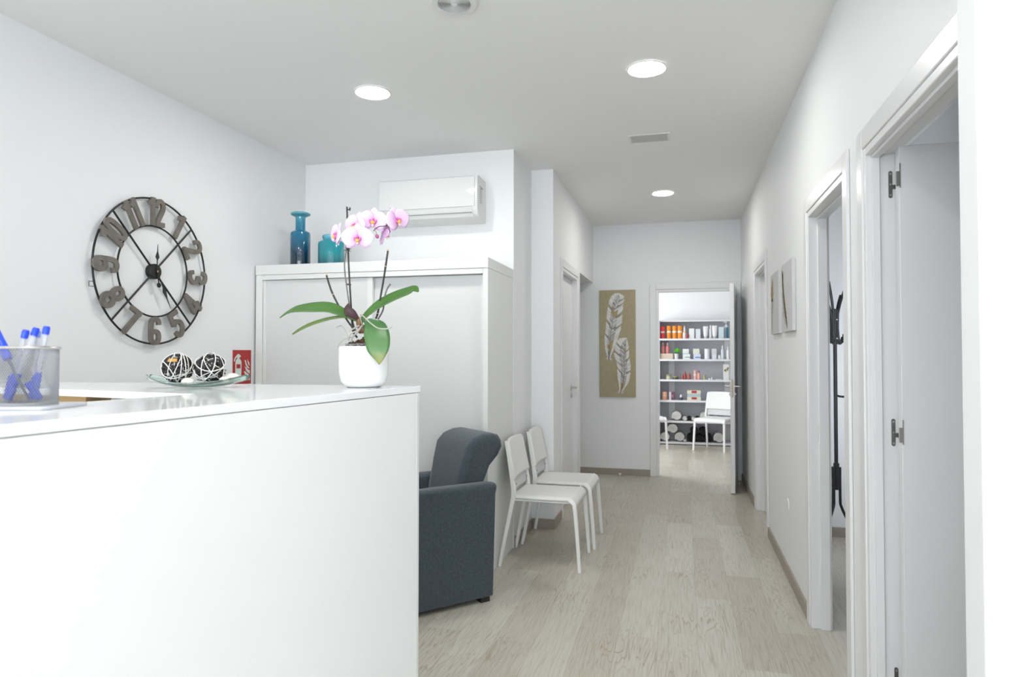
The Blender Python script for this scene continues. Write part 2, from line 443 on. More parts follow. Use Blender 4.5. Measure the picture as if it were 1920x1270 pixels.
def lever(parent, loc, sy, sx):
    """lever handle with rose on a leaf face: sy = way the lever points, sx = way it stands out (along local x)"""
    x, y, z = loc
    m = MB()
    m.lathe([(0, 0), (0.026, 0), (0.026, 0.006), (0.010, 0.009), (0.009, 0.045), (0, 0.045)], 20, (x, y, z), f=lambda a, b, c: (sx * c, a, b))
    m.tube([(x + sx * 0.045, y, z), (x + sx * 0.05, y + sy * 0.012, z), (x + sx * 0.05, y + sy * 0.06, z), (x + sx * 0.047, y + sy * 0.125, z)], [0.009, 0.010, 0.009, 0.008], 10)
    m.build('handle', M['steel'], parent)
    m = MB()
    m.lathe([(0, 0), (0.024, 0), (0.024, 0.006), (0.008, 0.008), (0.008, 0.014), (0, 0.014)], 20, (x, y, z - 0.075), f=lambda a, b, c: (sx * c, a, b))
    m.build('lock_rose', M['steel'], parent)

# door 4: closed door in the corridor's left wall
d4 = struct(bpy.data.objects.new('door_4', None), 'closed white door with a small grey sign on the left side of the corridor'); C.objects.link(d4)
d4.location = (-0.97, 5.49, 0)
m = MB(); m.box(0, -0.07, 0, CT, 0, 2.15); m.box(0, 0.85, 0, CT, 0.92, 2.15); m.box(0, 0, 2.08, CT, 0.85, 2.15)
m.build('casing', M['lacquer'], d4, bevel=0.004, seg=3)
m = MB(); m.box(-WT, 0, 0, 0.006, 0.028, 2.08); m.box(-WT, 0.822, 0, 0.006, 0.85, 2.08); m.box(-WT, 0.028, 2.052, 0.006, 0.822, 2.08)
m.build('jamb', M['lacquer'], d4, bevel=0.003)
l4 = MB().box(-0.085, 0.029, 0.008, -0.048, 0.821, 2.05).build('leaf', M['leaf_panel'], d4, bevel=0.002)
lever(l4, (-0.048, 0.76, 1.035), -1, 1)
m = MB(); m.box(-0.048, 0.14, 1.635, -0.045, 0.26, 1.735); m.box(-0.0455, 0.155, 1.65, -0.0445, 0.195, 1.72, 1); m.box(-0.0455, 0.205, 1.65, -0.0445, 0.245, 1.72, 1)
m.build('door_sign', [mat('sign_grey', (0.35, 0.34, 0.35), 0.5), mat('sign_dark', (0.13, 0.10, 0.12), 0.5)], l4)

# door 5: doorway of the end room, leaf opened towards the corridor
d5 = struct(bpy.data.objects.new('door_5', None), 'open white door at the end of the corridor'); C.objects.link(d5)
d5.location = (0.575, 7.53, 0)
m = MB(); m.box(-0.92, -CT, 0, -0.85, 0, 2.13); m.box(0.0, -CT, 0, 0.04, 0, 2.13); m.box(-0.85, -CT, 2.06, 0.0, 0, 2.13)
m.build('casing', M['lacquer'], d5, bevel=0.004, seg=3)
m = MB(); m.box(-0.85, -0.006, 0, -0.822, WT, 2.06); m.box(-0.028, -0.006, 0, 0, WT, 2.06); m.box(-0.822, -0.006, 2.032, -0.028, WT, 2.06)
m.build('jamb', M['lacquer'], d5, bevel=0.003)
l5 = MB().box(-0.04, -0.76, 0.008, 0.0, 0.0, 2.035).build('leaf', M['leaf_panel'], d5, loc=(0.0, -0.016, 0), rot=(0, 0, R(-6.5)), bevel=0.002)
lever(l5, (-0.04, -0.70, 1.035), 1, -1)
lever(l5, (0.0, -0.70, 1.035), 1, 1)
MB().box(-0.030, -0.7625, 0.93, -0.010, -0.760, 1.10).build('lock_plate', mat('worn_brass', (0.35, 0.30, 0.24), 0.4, 0.6), l5)

# ------------------------------------------------------------------ reception counter (L-shaped, standing across the near left)
ZC = 1.27
rc = thing('reception_counter', 'tall white L-shaped reception counter with glossy top at the near left', 'reception counter', (-0.75, 1.2, 0))
def rel(p, o=(-0.75, 1.2)): return (p[0] - o[0], p[1] - o[1])
outer_near, corner_out = (-0.985, -0.55), (-0.690, 1.700)
far_left, near_left = (-2.785, 1.63), (-2.785, 1.40)
near_mid, inner_corner, inner_near = (-1.60, 1.345), (-1.035, 1.245), (-1.265, -0.55)
top_pts = [rel(p) for p in (outer_near, corner_out, far_left, near_left, near_mid, inner_corner, inner_near)]
MB().prism(top_pts, ZC - 0.0165, ZC).build('countertop', M['counter_top'], rc, bevel=0.0012, smooth=False)
def slab(p, q, t, z0, z1):
    """upright board between two plan points, thickness t to the left of p->q"""
    d = Vector((q[0] - p[0], q[1] - p[1])).normalized(); n = Vector((-d.y, d.x)) * t
    return [p, q, (q[0] + n.x, q[1] + n.y), (p[0] + n.x, p[1] + n.y)]
e = 0.003
pA, pB = rel((outer_near[0] - e, outer_near[1])), rel((corner_out[0] - e, corner_out[1] - 0.021))
MB().prism(slab(pA, pB, 0.018, 0, 0), 0.0, ZC - 0.018).build('front_panel', M['counter'], rc, bevel=0.001, smooth=False)
pC, pD = rel((corner_out[0] - e, corner_out[1] - 0.019)), rel((-2.785, 1.61))
MB().prism(slab(pC, pD, -0.018, 0, 0)[::-1], 0.0, ZC - 0.018).build('return_panel', M['counter'], rc, bevel=0.001, smooth=False)
pE, pF = rel((inner_near[0], inner_near[1])), rel((-1.18, -0.1))
MB().prism([rel(p) for p in ((-1.24, -0.55), (-1.0, -0.55), (-1.0, -0.532), (-1.24, -0.532))], 0, ZC - 0.018).build('end_panel', M['counter'], rc, smooth=False)
MB().prism([rel(p) for p in ((-2.78, 1.10), (-1.15, 1.10), (-1.32, -0.45), (-1.90, -0.45), (-1.80, 0.55), (-2.78, 0.60))], 0.73, 0.755).build('desk_surface', M['counter'], rc, bevel=0.002, smooth=False)
MB().prism([rel(p) for p in ((-2.78, 1.50), (-1.60, 1.50), (-1.60, 1.585), (-2.78, 1.585))], ZC - 0.052, ZC - 0.0195).build('wooden_batten', M['plywood'], rc, bevel=0.001, smooth=False)
MB().box(-1.61 + 0.75, 1.50 - 1.2, 1.190, -1.53 + 0.75, 1.585 - 1.2, 1.214).build('wooden_block', M['plywood'], rc, bevel=0.001, smooth=False)

# ------------------------------------------------------------------ pen cup with pens
cup = thing('pen_holder', 'round silver wire-mesh pen holder at the left end of the counter', 'pen holder', (-1.052, 0.868, ZC + 0.006), (0, 0, R(14.3)))
m = MB(); NT, NZ, RC_, HC = 84, 30, 0.0475, 0.0925
V = [[m.bm.verts.new((RC_ * math.cos(2 * PI * (j + 0.5 * (i % 2)) / NT), RC_ * math.sin(2 * PI * (j + 0.5 * (i % 2)) / NT), HC * i / NZ)) for j in range(NT)] for i in range(NZ + 1)]
for i in range(NZ - 1):
    for j in range(NT):
        jl = j if i % 2 == 0 else (j + 1) % NT
        m._f([V[i][j], V[i + 1][jl], V[i + 2][j], V[i + 1][(jl - 1) % NT]])
mesh_o = m.build('wire_mesh', mat('silver_mesh', (0.36, 0.37, 0.39), 0.45, 0.6), cup, smooth=False)
q = mesh_o.modifiers.new('wire', 'WIREFRAME'); q.thickness = 0.0013; q.use_even_offset = False
MB().tube([(RC_ * 1.03 * math.cos(a), RC_ * 1.03 * math.sin(a), HC) for a in [2 * PI * i / 48 for i in range(48)]], 0.0024, 8, closed=True).build('rim', M['steel'], cup)
MB().lathe([(0, 0), (RC_ + .001, 0), (RC_ + .001, 0.004), (RC_ - 0.001, 0.004), (0, 0.001)], 48).build('base', M['grey'], cup)
tray = MB().prism([(math.cos(a) * 0.012 + sx * 0.052, math.sin(a) * 0.012 + sy * 0.045) for sx, sy, a0 in ((1, 1, 0), (-1, 1, 90), (-1, -1, 180), (1, -1, 270)) for a in [R(a0 + 15 * i) for i in range(7)]], 0, 0.0055)
tag(tray.build('clear_pad', mat('clear_plastic', (0.80, 0.82, 0.88), 0.15, trans=0.35), loc=(-1.040, 0.868, ZC + 0.0002), rot=(0, 0, R(14)), bevel=0.001),
    'flat translucent plastic pad lying under the pen cup', 'pad')
penblue = mat('pen_blue', (0.02, 0.07, 0.75), 0.3); penclear = mat('pen_clear', (0.86, 0.88, 0.93), 0.12, trans=0.55); pengrey = mat('pen_grey', (0.16, 0.17, 0.2), 0.4); paleblue = mat('pen_pale_blue', (0.25, 0.40, 0.85), 0.35)
def local_cup(u, v, z):
    c_, s_ = math.cos(R(14.3)), math.sin(R(14.3))
    return (cup.location.x + u * c_ - v * s_, cup.location.y + u * s_ + v * c_, cup.location.z + z)
def pen(bottom, top, label, kind='ballpoint'):
    b = Vector(local_cup(*bottom)); t = Vector(local_cup(*top)); L_ = (t - b).length
    rot = (t - b).to_track_quat('Z', 'Y').to_euler()
    p = thing('pen', label, 'pen', b, rot, 'pens standing in the wire cup')
    if kind == 'ballpoint':
        MB().lathe([(0, 0.002), (0.0036, 0.002), (0.0040, 0.02), (0.0040, L_ - 0.012), (0, L_ - 0.012)], 6).build('barrel', penclear, p, smooth=False)
        m = MB().lathe([(0, 0), (0.0052, 0.001), (0.0056, 0.040), (0.0045, 0.046), (0, 0.046)], 14); m.box(-0.0015, 0.005, 0.002, 0.0015, 0.0085, 0.04)
        m.build('cap', penblue, p)
        MB().lathe([(0, L_ - 0.014), (0.0052, L_ - 0.014), (0.0056, L_ - 0.004), (0.0045, L_), (0, L_)], 14).build('end_plug', penblue, p)
    elif kind == 'pale':
        MB().lathe([(0, 0), (0.001, 0), (0.004, 0.016), (0.004, L_ - 0.012), (0, L_ - 0.012)], 12).build('barrel', penclear, p)
        MB().lathe([(0, L_ - 0.012), (0.0048, L_ - 0.012), (0.0048, L_ - 0.001), (0.0035, L_), (0, L_)], 12).build('push_button', paleblue, p)
    else:
        MB().lathe([(0, 0), (0.0012, 0), (0.0022, 0.012), (0.0022, L_ * 0.56), (0, L_ * 0.56)], 12).build('refill', pengrey, p)
        m = MB().lathe([(0, L_ * 0.50), (0.0065, L_ * 0.50), (0.0072, L_ * 0.6), (0.0068, L_ - 0.01), (0.0045, L_), (0, L_)], 16); m.box(-0.0018, 0.006, L_ * 0.62, 0.0018, 0.0095, L_ - 0.005)
        m.build('barrel', penblue, p)
pen((0.020, -0.014, 0.0055), (-0.060, -0.004, 0.142), 'thick blue pen leaning left over the rim of the wire pen holder', 'thick')
pen((-0.034, 0.010, 0.0055), (-0.002, 0.006, 0.122), 'clear ballpoint with blue cap down, leftmost at the foot of the pen holder')
pen((-0.021, -0.006, 0.0055), (0.008, 0.016, 0.126), 'clear ballpoint with blue cap down, second from left at the foot of the holder')
pen((0.004, 0.018, 0.0055), (0.021, 0.022, 0.129), 'clear ballpoint with blue cap down, rightmost upright one in the holder')
pen((-0.008, 0.033, 0.0055), (0.000, 0.030, 0.122), 'clear pen with pale blue button end sticking out of the holder', 'pale')
m = MB().lathe([(0, 0), (0.0050, 0.001), (0.0056, 0.034), (0, 0.035)], 14)
p = local_cup(0.037, -0.012, 0.0075)
tag(m.build('short_pen', penblue, loc=p, rot=(R(8), R(-34), R(14.3))), 'short blue pen stub leaning inside the wire holder at right', 'pen')

# ------------------------------------------------------------------ glass dish with rattan balls and pebbles
dish = (-1.215, 1.475, ZC); DR = R(14.3)
def dishz(u, v): return 0.0028 + 0.020 * (abs(u) / 0.13) ** 2.2 + 0.011 * (abs(v) / 0.065) ** 2
m = MB().grid(lambda s, t: ((s - .5) * 0.26, (t - .5) * 0.13 * (1 - 0.86 * abs(2 * s - 1) ** 2.4), dishz((s - .5) * 0.26, (t - .5) * 0.13)), 40, 12)
tag(m.build('glass_dish', M['glass_green'], loc=dish, rot=(0, 0, DR), solid=0.0038, angle=60), 'long pale green glass dish with upturned ends on the counter return', 'dish')
vin_dark = mat('dark_wicker', (0.022, 0.018, 0.017), 0.5, noise_amt=0.4, noise_scale=60); vin_white = mat('white_wicker', (0.82, 0.80, 0.77), 0.55); orange = mat('orange_wicker', (0.62, 0.30, 0.07), 0.6)
def local(o, u, v, z, a=DR): return (o[0] + u * math.cos(a) - v * math.sin(a), o[1] + u * math.sin(a) + v * math.cos(a), o[2] + z)
def rball(loc, r, label, seed, spot=False):
    rng = random.Random(seed)
    b = thing('rattan_ball', label, 'decorative ball', loc, (0, 0, 0), 'rattan balls in the glass dish')
    def strands(n, rr, th, jit):
        m = MB()
        for k in range(n):
            ax = Vector((rng.gauss(0, 1), rng.gauss(0, 1), rng.gauss(0, 1))).normalized()
            u = ax.orthogonal().normalized(); w = ax.cross(u); off = rng.uniform(-.62, .62); rk = rr * rng.uniform(1 - jit, 1)
            ca = math.sqrt(1 - off * off); ph = rng.uniform(0, 6.28)
            m.tube([ax * rk * off + (u * math.cos(t) + w * math.sin(t)) * rk * ca * (1 + 0.03 * math.sin(3 * t + ph)) for t in [2 * PI * i / 36 for i in range(36)]], th * rng.uniform(.75, 1.25), 5, closed=True)
        return m
    strands(30, r * 0.92, 0.0018, 0.25).build('dark_strands', vin_dark, b)
    strands(16, r * 0.90, 0.0010, 0.20).build('inner_white_strands', vin_white, b)
    strands(8, r, 0.0011, 0.03).build('outer_white_strands', vin_white, b)
    if spot:
        MB().grid(lambda s, t: Vector((math.sin((s - .5) * .75 + .28) * math.cos(.62 + (t - .5) * .26), -math.cos((s - .5) * .75 + .28) * math.cos(.62 + (t - .5) * .26), math.sin(.62 + (t - .5) * .26))) * r * 0.94, 8, 4).build('orange_strip', orange, b, solid=0.0015)
rball(local(dish, -0.053, 0.0, 0.0495), 0.0405, 'left rattan ball of black and white strands with an orange strip', 5, True)
rball(local(dish, 0.031, 0.0, 0.0492), 0.0405, 'right rattan ball of black and white strands in the glass dish', 12)
peb = mat('cream_pebble', (0.80, 0.76, 0.68), 0.5)
for (u, v, z, rx, ry, rz, lab) in ((-0.010, -0.034, 0.0165, .017, .013, .0105, 'cream pebble between the two rattan balls in the glass dish'),
                                   (0.083, 0.010, 0.0245, .022, .016, .0130, 'large cream pebble at the right of the rattan balls in the dish'),
                                   (0.078, -0.022, 0.0205, .014, .012, .0090, 'small cream pebble in front of the larger one at the dish right end')):
    tag(MB().ell((0, 0, 0), (rx, ry, rz), 20, 12).build('pebble', peb, loc=local(dish, u, v, z), rot=(0, 0, DR)), lab, 'pebble', 'pebbles in the glass dish')

# ------------------------------------------------------------------ orchid
orc = thing('potted_orchid', 'pink orchid in a white ceramic pot on the counter corner', 'orchid', (-0.815, 1.612, ZC + 0.0002), (0, 0, R(14.3)))
r_ = 0.0645
MB().lathe([(0, 0), (0.040, 0), (0.050, 0.004), (0.059, 0.016), (0.0635, 0.036), (r_, 0.06), (r_, 0.1045), (r_ - 0.001, 0.107), (r_ - 0.004, 0.107), (r_ - 0.005, 0.104), (r_ - 0.005, 0.03), (0, 0.03)], 64).build('pot', M['pot'], orc)
clearp = mat('clear_liner_plastic', (0.8, 0.82, 0.84), 0.1, trans=0.85)
MB().lathe([(0.0, 0.04), (0.044, 0.045), (0.048, 0.112), (0.0495, 0.114), (0.0495, 0.1125), (0.049, 0.111)], 48).build('inner_pot', clearp, orc)
bark = mat('orchid_bark', (0.07, 0.032, 0.014), 0.85, noise_amt=0.5, noise_scale=40)
m = MB(); rg = random.Random(3)
for k in range(110):
    a = rg.uniform(0, 6.28); rr = 0.043 * math.sqrt(rg.random()); s_ = rg.uniform(.004, .009)
    m.ell((rr * math.cos(a) + .002, rr * math.sin(a), 0.104 + (0.043 - rr) * .42 + rg.uniform(0, .008)), (s_, s_ * rg.uniform(.5, 1), s_ * .6), 6, 4, rot=Euler((rg.uniform(0, 3), rg.uniform(0, 3), rg.uniform(0, 3))).to_matrix())
m.build('bark', bark, orc)['kind'] = 'stuff'

leafg = mat('orchid_leaf_green', (0.060, 0.155, 0.030), 0.33, noise_amt=0.35, noise_scale=16)
leafg2 = mat('orchid_leaf_olive', (0.115, 0.175, 0.045), 0.4, noise_amt=0.35, noise_scale=14)
leafdark = mat('dark_sheath', (0.045, 0.012, 0.016), 0.4)
leaf_old = ramp_mat('yellow_tipped_leaf', [(0.0, (0.42, 0.33, 0.06)), (0.18, (0.26, 0.26, 0.06)), (0.42, (0.085, 0.19, 0.055)), (1.0, (0.05, 0.15, 0.04))], 'Z', 0.055, 0.175, 0.35, noise_d=0.02, noise_scale=30)
def catmull(P, n):
    P = [Vector(p) for p in P]; Q = [2 * P[0] - P[1]] + P + [2 * P[-1] - P[-2]]; out = []
    K = len(P) - 1
    for i in range(n + 1):
        x = K * i / n; k = min(int(x), K - 1); t = x - k; a, b, c, d = Q[k:k + 4]
        out.append(0.5 * ((2 * b) + (c - a) * t + (2 * a - 5 * b + 4 * c - d) * t * t + (3 * b - a - 3 * c + d) * t ** 3))
    return out
def leaf(pts, widths, hint, material, fold=0.25, name='leaf', thick=0.0022, n=26):
    C_ = catmull(pts, n); Wd = catmull([(w, 0, 0) for w in widths], n); m = MB(); rows = []
    for i in range(n + 1):
        t = (C_[min(i + 1, n)] - C_[max(i - 1, 0)]).normalized(); h = Vector(hint[0]).lerp(Vector(hint[1]), i / n)
        nrm = (h - t * h.dot(t)).normalized(); s_ = t.cross(nrm); w = max(Wd[i].x, 0.0006)
        rows.append([m.bm.verts.new(C_[i] + s_ * w * k + nrm * (fold * w * (abs(k) ** 1.3) * 0.9)) for k in (-.5, -.36, -.18, 0, .18, .36, .5)])
    for a, b in zip(rows, rows[1:]):
        for j in range(6): m._f([a[j], b[j], b[j + 1], a[j + 1]])
    return m.build(name, material, orc, solid=thick, angle=60)
U_ = ((0, -.55, .83), (0, -.55, .83))
leaf([(-0.0141, 0, 0.1752), (-0.041, -0.012, 0.1879), (-0.0834, -0.02, 0.2049), (-0.1258, -0.02, 0.2063), (-0.1752, -0.012, 0.2035), (-0.2021, -0.005, 0.195), (-0.2233, 0, 0.1823)], [.012, .032, .048, .050, .034, .014, .002], U_, leafg)
leaf([(-0.017, -0.004, 0.1724), (-0.041, -0.02, 0.1823), (-0.0763, -0.04, 0.178), (-0.1187, -0.055, 0.1639), (-0.147, -0.062, 0.1498), (-0.1681, -0.065, 0.1371)], [.012, .020, .022, .022, .018, .006], ((0, -.3, .95), (-.2, -.45, .85)), leafg2)
leaf([(-0.0099, 0, 0.171), (0.0113, 0.004, 0.195), (0.0438, 0.01, 0.2204), (0.082, 0.014, 0.2402), (0.1145, 0.014, 0.2529), (0.1314, 0.012, 0.26), (0.1427, 0.008, 0.2529)], [.014, .028, .042, .044, .038, .026, .004], ((-.3, -.6, .75), (-.2, -.6, .8)), leafg)
leaf([(-0.0028, -0.006, 0.1738), (0.0184, -0.03, 0.1752), (0.0382, -0.055, 0.1597), (0.048, -0.068, 0.1328), (0.0523, -0.074, 0.1003), (0.0551, -0.074, 0.0763), (0.0551, -0.072, 0.0608)], [.012, .026, .056, .064, .056, .026, .002], ((0, -.5, .85), (0.05, -1, .10)), leaf_old, fold=-.16)
leaf([(-0.0141, -0.006, 0.1766), (-0.0283, -0.014, 0.1893), (-0.0382, -0.017, 0.2035), (-0.0382, -0.014, 0.2204)], [.012, .026, .022, .002], ((.1, -.9, .2), (.1, -.9, .2)), leafdark, name='sheath')

stemd = mat('dark_stem', (0.035, 0.030, 0.030), 0.5, noise_amt=.5, noise_scale=50); stemb = mat('grey_brown_stem', (0.16, 0.14, 0.13), 0.55, noise_amt=.35, noise_scale=50); cut = mat('dry_cut_end', (0.60, 0.48, 0.32), 0.8)
def stem(name, pts, r, material, cut_end=False, n=24, nodes=()):
    P = catmull(pts, n); m = MB().tube(P, [r * (1 + .25 * max([math.exp(-((i / n - q) / .012) ** 2) for q in nodes] or [0])) for i in range(n + 1)], 10)
    if cut_end:
        e_ = P[-1]; d_ = (P[-1] - P[-2]).normalized(); m.tube([e_ - d_ * .0005, e_ + d_ * .004], r * .9, 10, mi=1)
        for q in nodes:
            k = int(q * n); d2_ = (P[k + 1] - P[k]).normalized(); m.tube([P[k] - d2_ * .0009, P[k] + d2_ * .0009], r * 1.3, 10, mi=1)
    return m.build(name, [material, cut], orc)
stem('stake', [(-0.0283, 0.01, 0.1413), (-0.0353, 0.01, 0.1922), (-0.0452, 0.01, 0.3476), (-0.0495, 0.01, 0.4804)], .0023, stemd)
MB().tube([(-0.0509, 0.01, 0.4719), (-0.0396, 0.006, 0.4734)], .0016, 8).tube([(-0.041, 0.006, 0.4691), (-0.0403, 0.006, 0.4776)], .002, 8).build('clip', M['blackplastic'], orc)
m = MB()
for dx, dz in ((-8, 2), (-5, -4), (6, 4), (7, -2), (5, -10)): m.tube([(-0.0452, 0.006, 0.3646), ((-0.0452, 0.0, 0.3646)[0] + dx * .00125, .002, (-0.0452, 0.0, 0.3646)[2] - dz * .00125)], [.0022, .0008], 6)
m.build('clip', M['blackplastic'], orc)
MB().tube([(-0.0495, 0.008, 0.2727), (-0.0367, 0.004, 0.2713)], .0022, 8).build('clip', M['blackplastic'], orc)
stem('flower_stem', [(-0.0226, 0, 0.147), (-0.0339, 0.004, 0.1851), (-0.0452, 0.004, 0.2487), (-0.0537, 0.004, 0.3193), (-0.0495, 0.004, 0.3617), (-0.0466, 0.006, 0.4112), (-0.0226, 0.01, 0.4352), (0.0198, 0.014, 0.4437), (0.0565, 0.012, 0.4324), (0.082, 0.008, 0.4267)], .0019, stemb, n=60)
stem('flower_stem', [(0.0283, -0.022, 0.4098), (0.0353, -0.026, 0.4154), (0.0452, -0.028, 0.4204), (0.0579, -0.026, 0.4218), (0.0692, -0.02, 0.4253)], .0011, mat('bud_stem', (.06, .02, .03), .5))
stem('bud_stem', [(0.0311, -0.024, 0.4126), (0.036, -0.026, 0.4069), (0.0367, -0.026, 0.3985)], .0009, mat('green_bud_stem', (.30, .24, .12), .5))
MB().ell((0.0389, -0.026, 0.3949), (.0048, .0042, .0062), 12, 8, rot=Euler((0, R(-25), 0)).to_matrix()).build('bud', mat('magenta_bud', (.42, .10, .25), .5), orc)
stem('cut_stem', [(-0.0113, 0.01, 0.1427), (-0.0311, 0.012, 0.1554), (-0.0509, 0.014, 0.1809), (-0.0721, 0.014, 0.2176), (-0.0904, 0.012, 0.2558), (-0.1031, 0.01, 0.2967)], .0026, stemd, True, nodes=(.78,))
stem('cut_stem', [(0.0028, 0.01, 0.1328), (0.017, 0.016, 0.1611), (0.0311, 0.02, 0.1922), (0.0396, 0.02, 0.2416), (0.0495, 0.018, 0.2981), (0.0593, 0.016, 0.3631)], .0026, stemd, True, nodes=(.42, .88))
stem('cut_stem', [(0.0085, 0.014, 0.1328), (0.0311, 0.024, 0.178), (0.0452, 0.026, 0.2063), (0.048, 0.026, 0.2346), (0.0551, 0.025, 0.26), (0.065, 0.024, 0.2755)], .0022, stemb)
stem('cut_stem', [(-0.017, -0.004, 0.13), (-0.0283, -0.004, 0.147), (-0.0325, 0, 0.178)], .0026, stemd)
rootm = mat('silvery_root', (.42, .40, .36), .6, noise_amt=.25, noise_scale=60)
for pts, r in (([(0.0, -0.02, 0.1611), (0.0, -0.04, 0.178), (0.0028, -0.05, 0.1879), (0.0226, -0.09, 0.178), (0.0396, -0.105, 0.1639), (0.0593, -0.11, 0.1512), (0.0791, -0.108, 0.1498), (0.0933, -0.105, 0.154)], .0016),
               ([(-0.017, -0.02, 0.1385), (-0.0311, -0.03, 0.13), (-0.041, -0.03, 0.147), (-0.0551, -0.02, 0.1611), (-0.0692, -0.015, 0.1568)], .0013),
               ([(0.0, -0.02, 0.1611), (-0.0127, -0.03, 0.147), (-0.0283, -0.035, 0.1385), (-0.0339, -0.03, 0.1215)], .0022),
               ([(-0.0028, -0.022, 0.1554), (-0.0113, -0.036, 0.1413), (-0.0226, -0.036, 0.13), (-0.0254, -0.03, 0.1187)], .0022),
               ([(-0.0339, -0.03, 0.13), (-0.0452, -0.035, 0.1243), (-0.0523, -0.045, 0.1145), (-0.0537, -0.055, 0.1046)], .0015),
               ([(-0.0085, -0.02, 0.1611), (-0.0198, -0.034, 0.1526), (-0.0311, -0.036, 0.147)], .0024),
               ([(0.0085, -0.01, 0.1696), (0.0198, -0.02, 0.1611), (0.017, -0.02, 0.1427), (0.0057, -0.02, 0.1272)], .0018)):
    stem('aerial_root', pts, r, rootm, n=24)
MB().ell((-0.0028, -0.012, 0.1526), (.012, .010, .012), 14, 10).ell((-0.0113, -0.004, 0.1696), (.009, .009, .012), 14, 10).build('crown', mat('brown_crown', (.20, .11, .05), .7, noise_amt=.4, noise_scale=60), orc)

petal_m = ramp_mat('pink_petal', [(0, (0.60, 0.26, 0.58)), (0.4, (0.72, 0.46, 0.72)), (1, (0.80, 0.62, 0.80))], 'Y', 0.0, 1.0, 0.5)
# the petal colour runs from magenta at the throat to pale pink at the rim: drive it by distance from the flower's centre
nt = petal_m.node_tree; sp = [n for n in nt.nodes if n.type == 'SEPXYZ'][0]; mr = [n for n in nt.nodes if n.type == 'MAP_RANGE'][0]; tcn = [n for n in nt.nodes if n.type == 'TEX_COORD'][0]
ln = nt.nodes.new('ShaderNodeVectorMath'); ln.operation = 'LENGTH'; nt.links.new(tcn.outputs['Object'], ln.inputs[0]); nt.links.new(ln.outputs['Value'], mr.inputs['Value'])
mr.inputs['From Max'].default_value = 0.036
petal_m.node_tree.nodes['Principled BSDF'].inputs['Subsurface Weight'].default_value = 0.25
petal_m.node_tree.nodes['Principled BSDF'].inputs['Subsurface Radius'].default_value = (.01, .006, .008)
lip_m = [mat('lip_magenta', (.62, .14, .40), .45), mat('lip_orange', (.90, .42, .08), .45), mat('lip_cream', (.85, .62, .55), .5)]
def petal(m, ang, L, Wd, y0, cup, base=.15, tip=.9):
    ca, sa = math.cos(ang), math.sin(ang)
    def fn(s, t):
        w = Wd * (math.sin(PI * min(1, (base + (1 - base) * s)) ** tip)) ** .72 if 0 < s < 1 else Wd * .03 if s >= 1 else Wd * .16
        a = s * L; b = (t - .5) * w
        y = y0 - cup * L * math.sin(s * PI * .8) + cup * 1.6 * (b * b) / Wd
        return Vector((ca * a - sa * b, y, sa * a + ca * b))
    m.grid(fn, 12, 8)
def flower(loc, rot, s=1.0, squash=1.0):
    m = MB()
    petal(m, R(90), .034 * s, .026 * s, .003, .10); petal(m, R(218), .033 * s, .024 * s, .003, .10); petal(m, R(322), .033 * s, .024 * s, .003, .10)
    petal(m, R(8), .037 * s, .046 * s, -.001, .16, .06, .82); petal(m, R(172), .037 * s, .046 * s, -.001, .16, .06, .82)
    f = m.build('flower', petal_m, orc, loc=loc, rot=tuple(R(a) for a in rot), solid=.0008, angle=70)
    m = MB()
    m.ell((-.0065, -.006, -.003), (.0035, .004, .0062), 10, 8, 0, Euler((0, R(-25), 0)).to_matrix()).ell((.0065, -.006, -.003), (.0035, .004, .0062), 10, 8, 0, Euler((0, R(25), 0)).to_matrix())
    m.ell((0, -.009, -.006), (.0052, .0048, .0050), 12, 8, 1).ell((0, -.007, -.012), (.0035, .003, .005), 10, 6, 2)
    m.ell((0, -.006, .003), (.0032, .004, .0036), 10, 8, 0)
    m.build('lip', lip_m, f)
    return f
flower((-0.0707, -0.006, 0.4013), (-6, 22, -56), 1.02)
flower((-0.0099, -0.034, 0.3886), (8, 0, 2), 1.16)
flower((0.0268, -0.018, 0.4366), (-4, 5, 6), 1.08)
flower((0.0862, -0.008, 0.4409), (-4, -20, 46), 1.10)
flower((-0.0198, -0.01, 0.4253), (-6, 14, -38), 1.14)
flower((0.0523, 0.004, 0.4084), (14, 30, 132), 1.02)

# ------------------------------------------------------------------ cabinet with sliding doors
cab = thing('cabinet', 'tall white cabinet with two sliding doors against the back wall', 'cabinet', (-1.965, 4.22, 0))
def cb(x0, y0, z0, x1, y1, z1): return (x0 + 1.965, y0 - 4.22, z0, x1 + 1.965, y1 - 4.22, z1)
MB().box(*cb(-2.776, 3.908, 1.883, -1.147, 4.537, 1.948)).build('top', M['cabinet'], cab, bevel=0.0015)
m = MB()
m.box(*cb(-2.774, 3.912, 0, -2.727, 4.535, 1.882)); m.box(*cb(-1.182, 3.912, 0, -1.149, 4.535, 1.882))
m.box(*cb(-2.726, 3.912, 1.849, -1.183, 4.535, 1.882)); m.box(*cb(-2.726, 4.51, 0.06, -1.183, 4.53, 1.848)); m.box(*cb(-2.726, 3.93, 0.0, -1.183, 4.50, 0.06))
m.build('carcass', M['cabinet'], cab, bevel=0.0012, smooth=False)
dl = MB().box(*cb(-2.725, 3.928, 0.062, -1.928, 3.944, 1.846)).build('sliding_door', M['cabinet_door'], cab, smooth=False)
m = MB(); m.box(*cb(-2.725, 3.922, 0.062, -2.705, 3.946, 1.846)); m.box(*cb(-1.962, 3.922, 0.062, -1.926, 3.946, 1.846)); m.build('edge_profile', M['cabinet'], dl, bevel=.001, smooth=False)
dr = MB().box(*cb(-1.960, 3.956, 0.062, -1.184, 3.972, 1.846)).build('sliding_door', M['cabinet_door'], cab, smooth=False)
MB().box(*cb(-1.205, 3.950, 0.062, -1.184, 3.974, 1.846)).build('edge_profile', M['cabinet'], dr, bevel=.001, smooth=False)

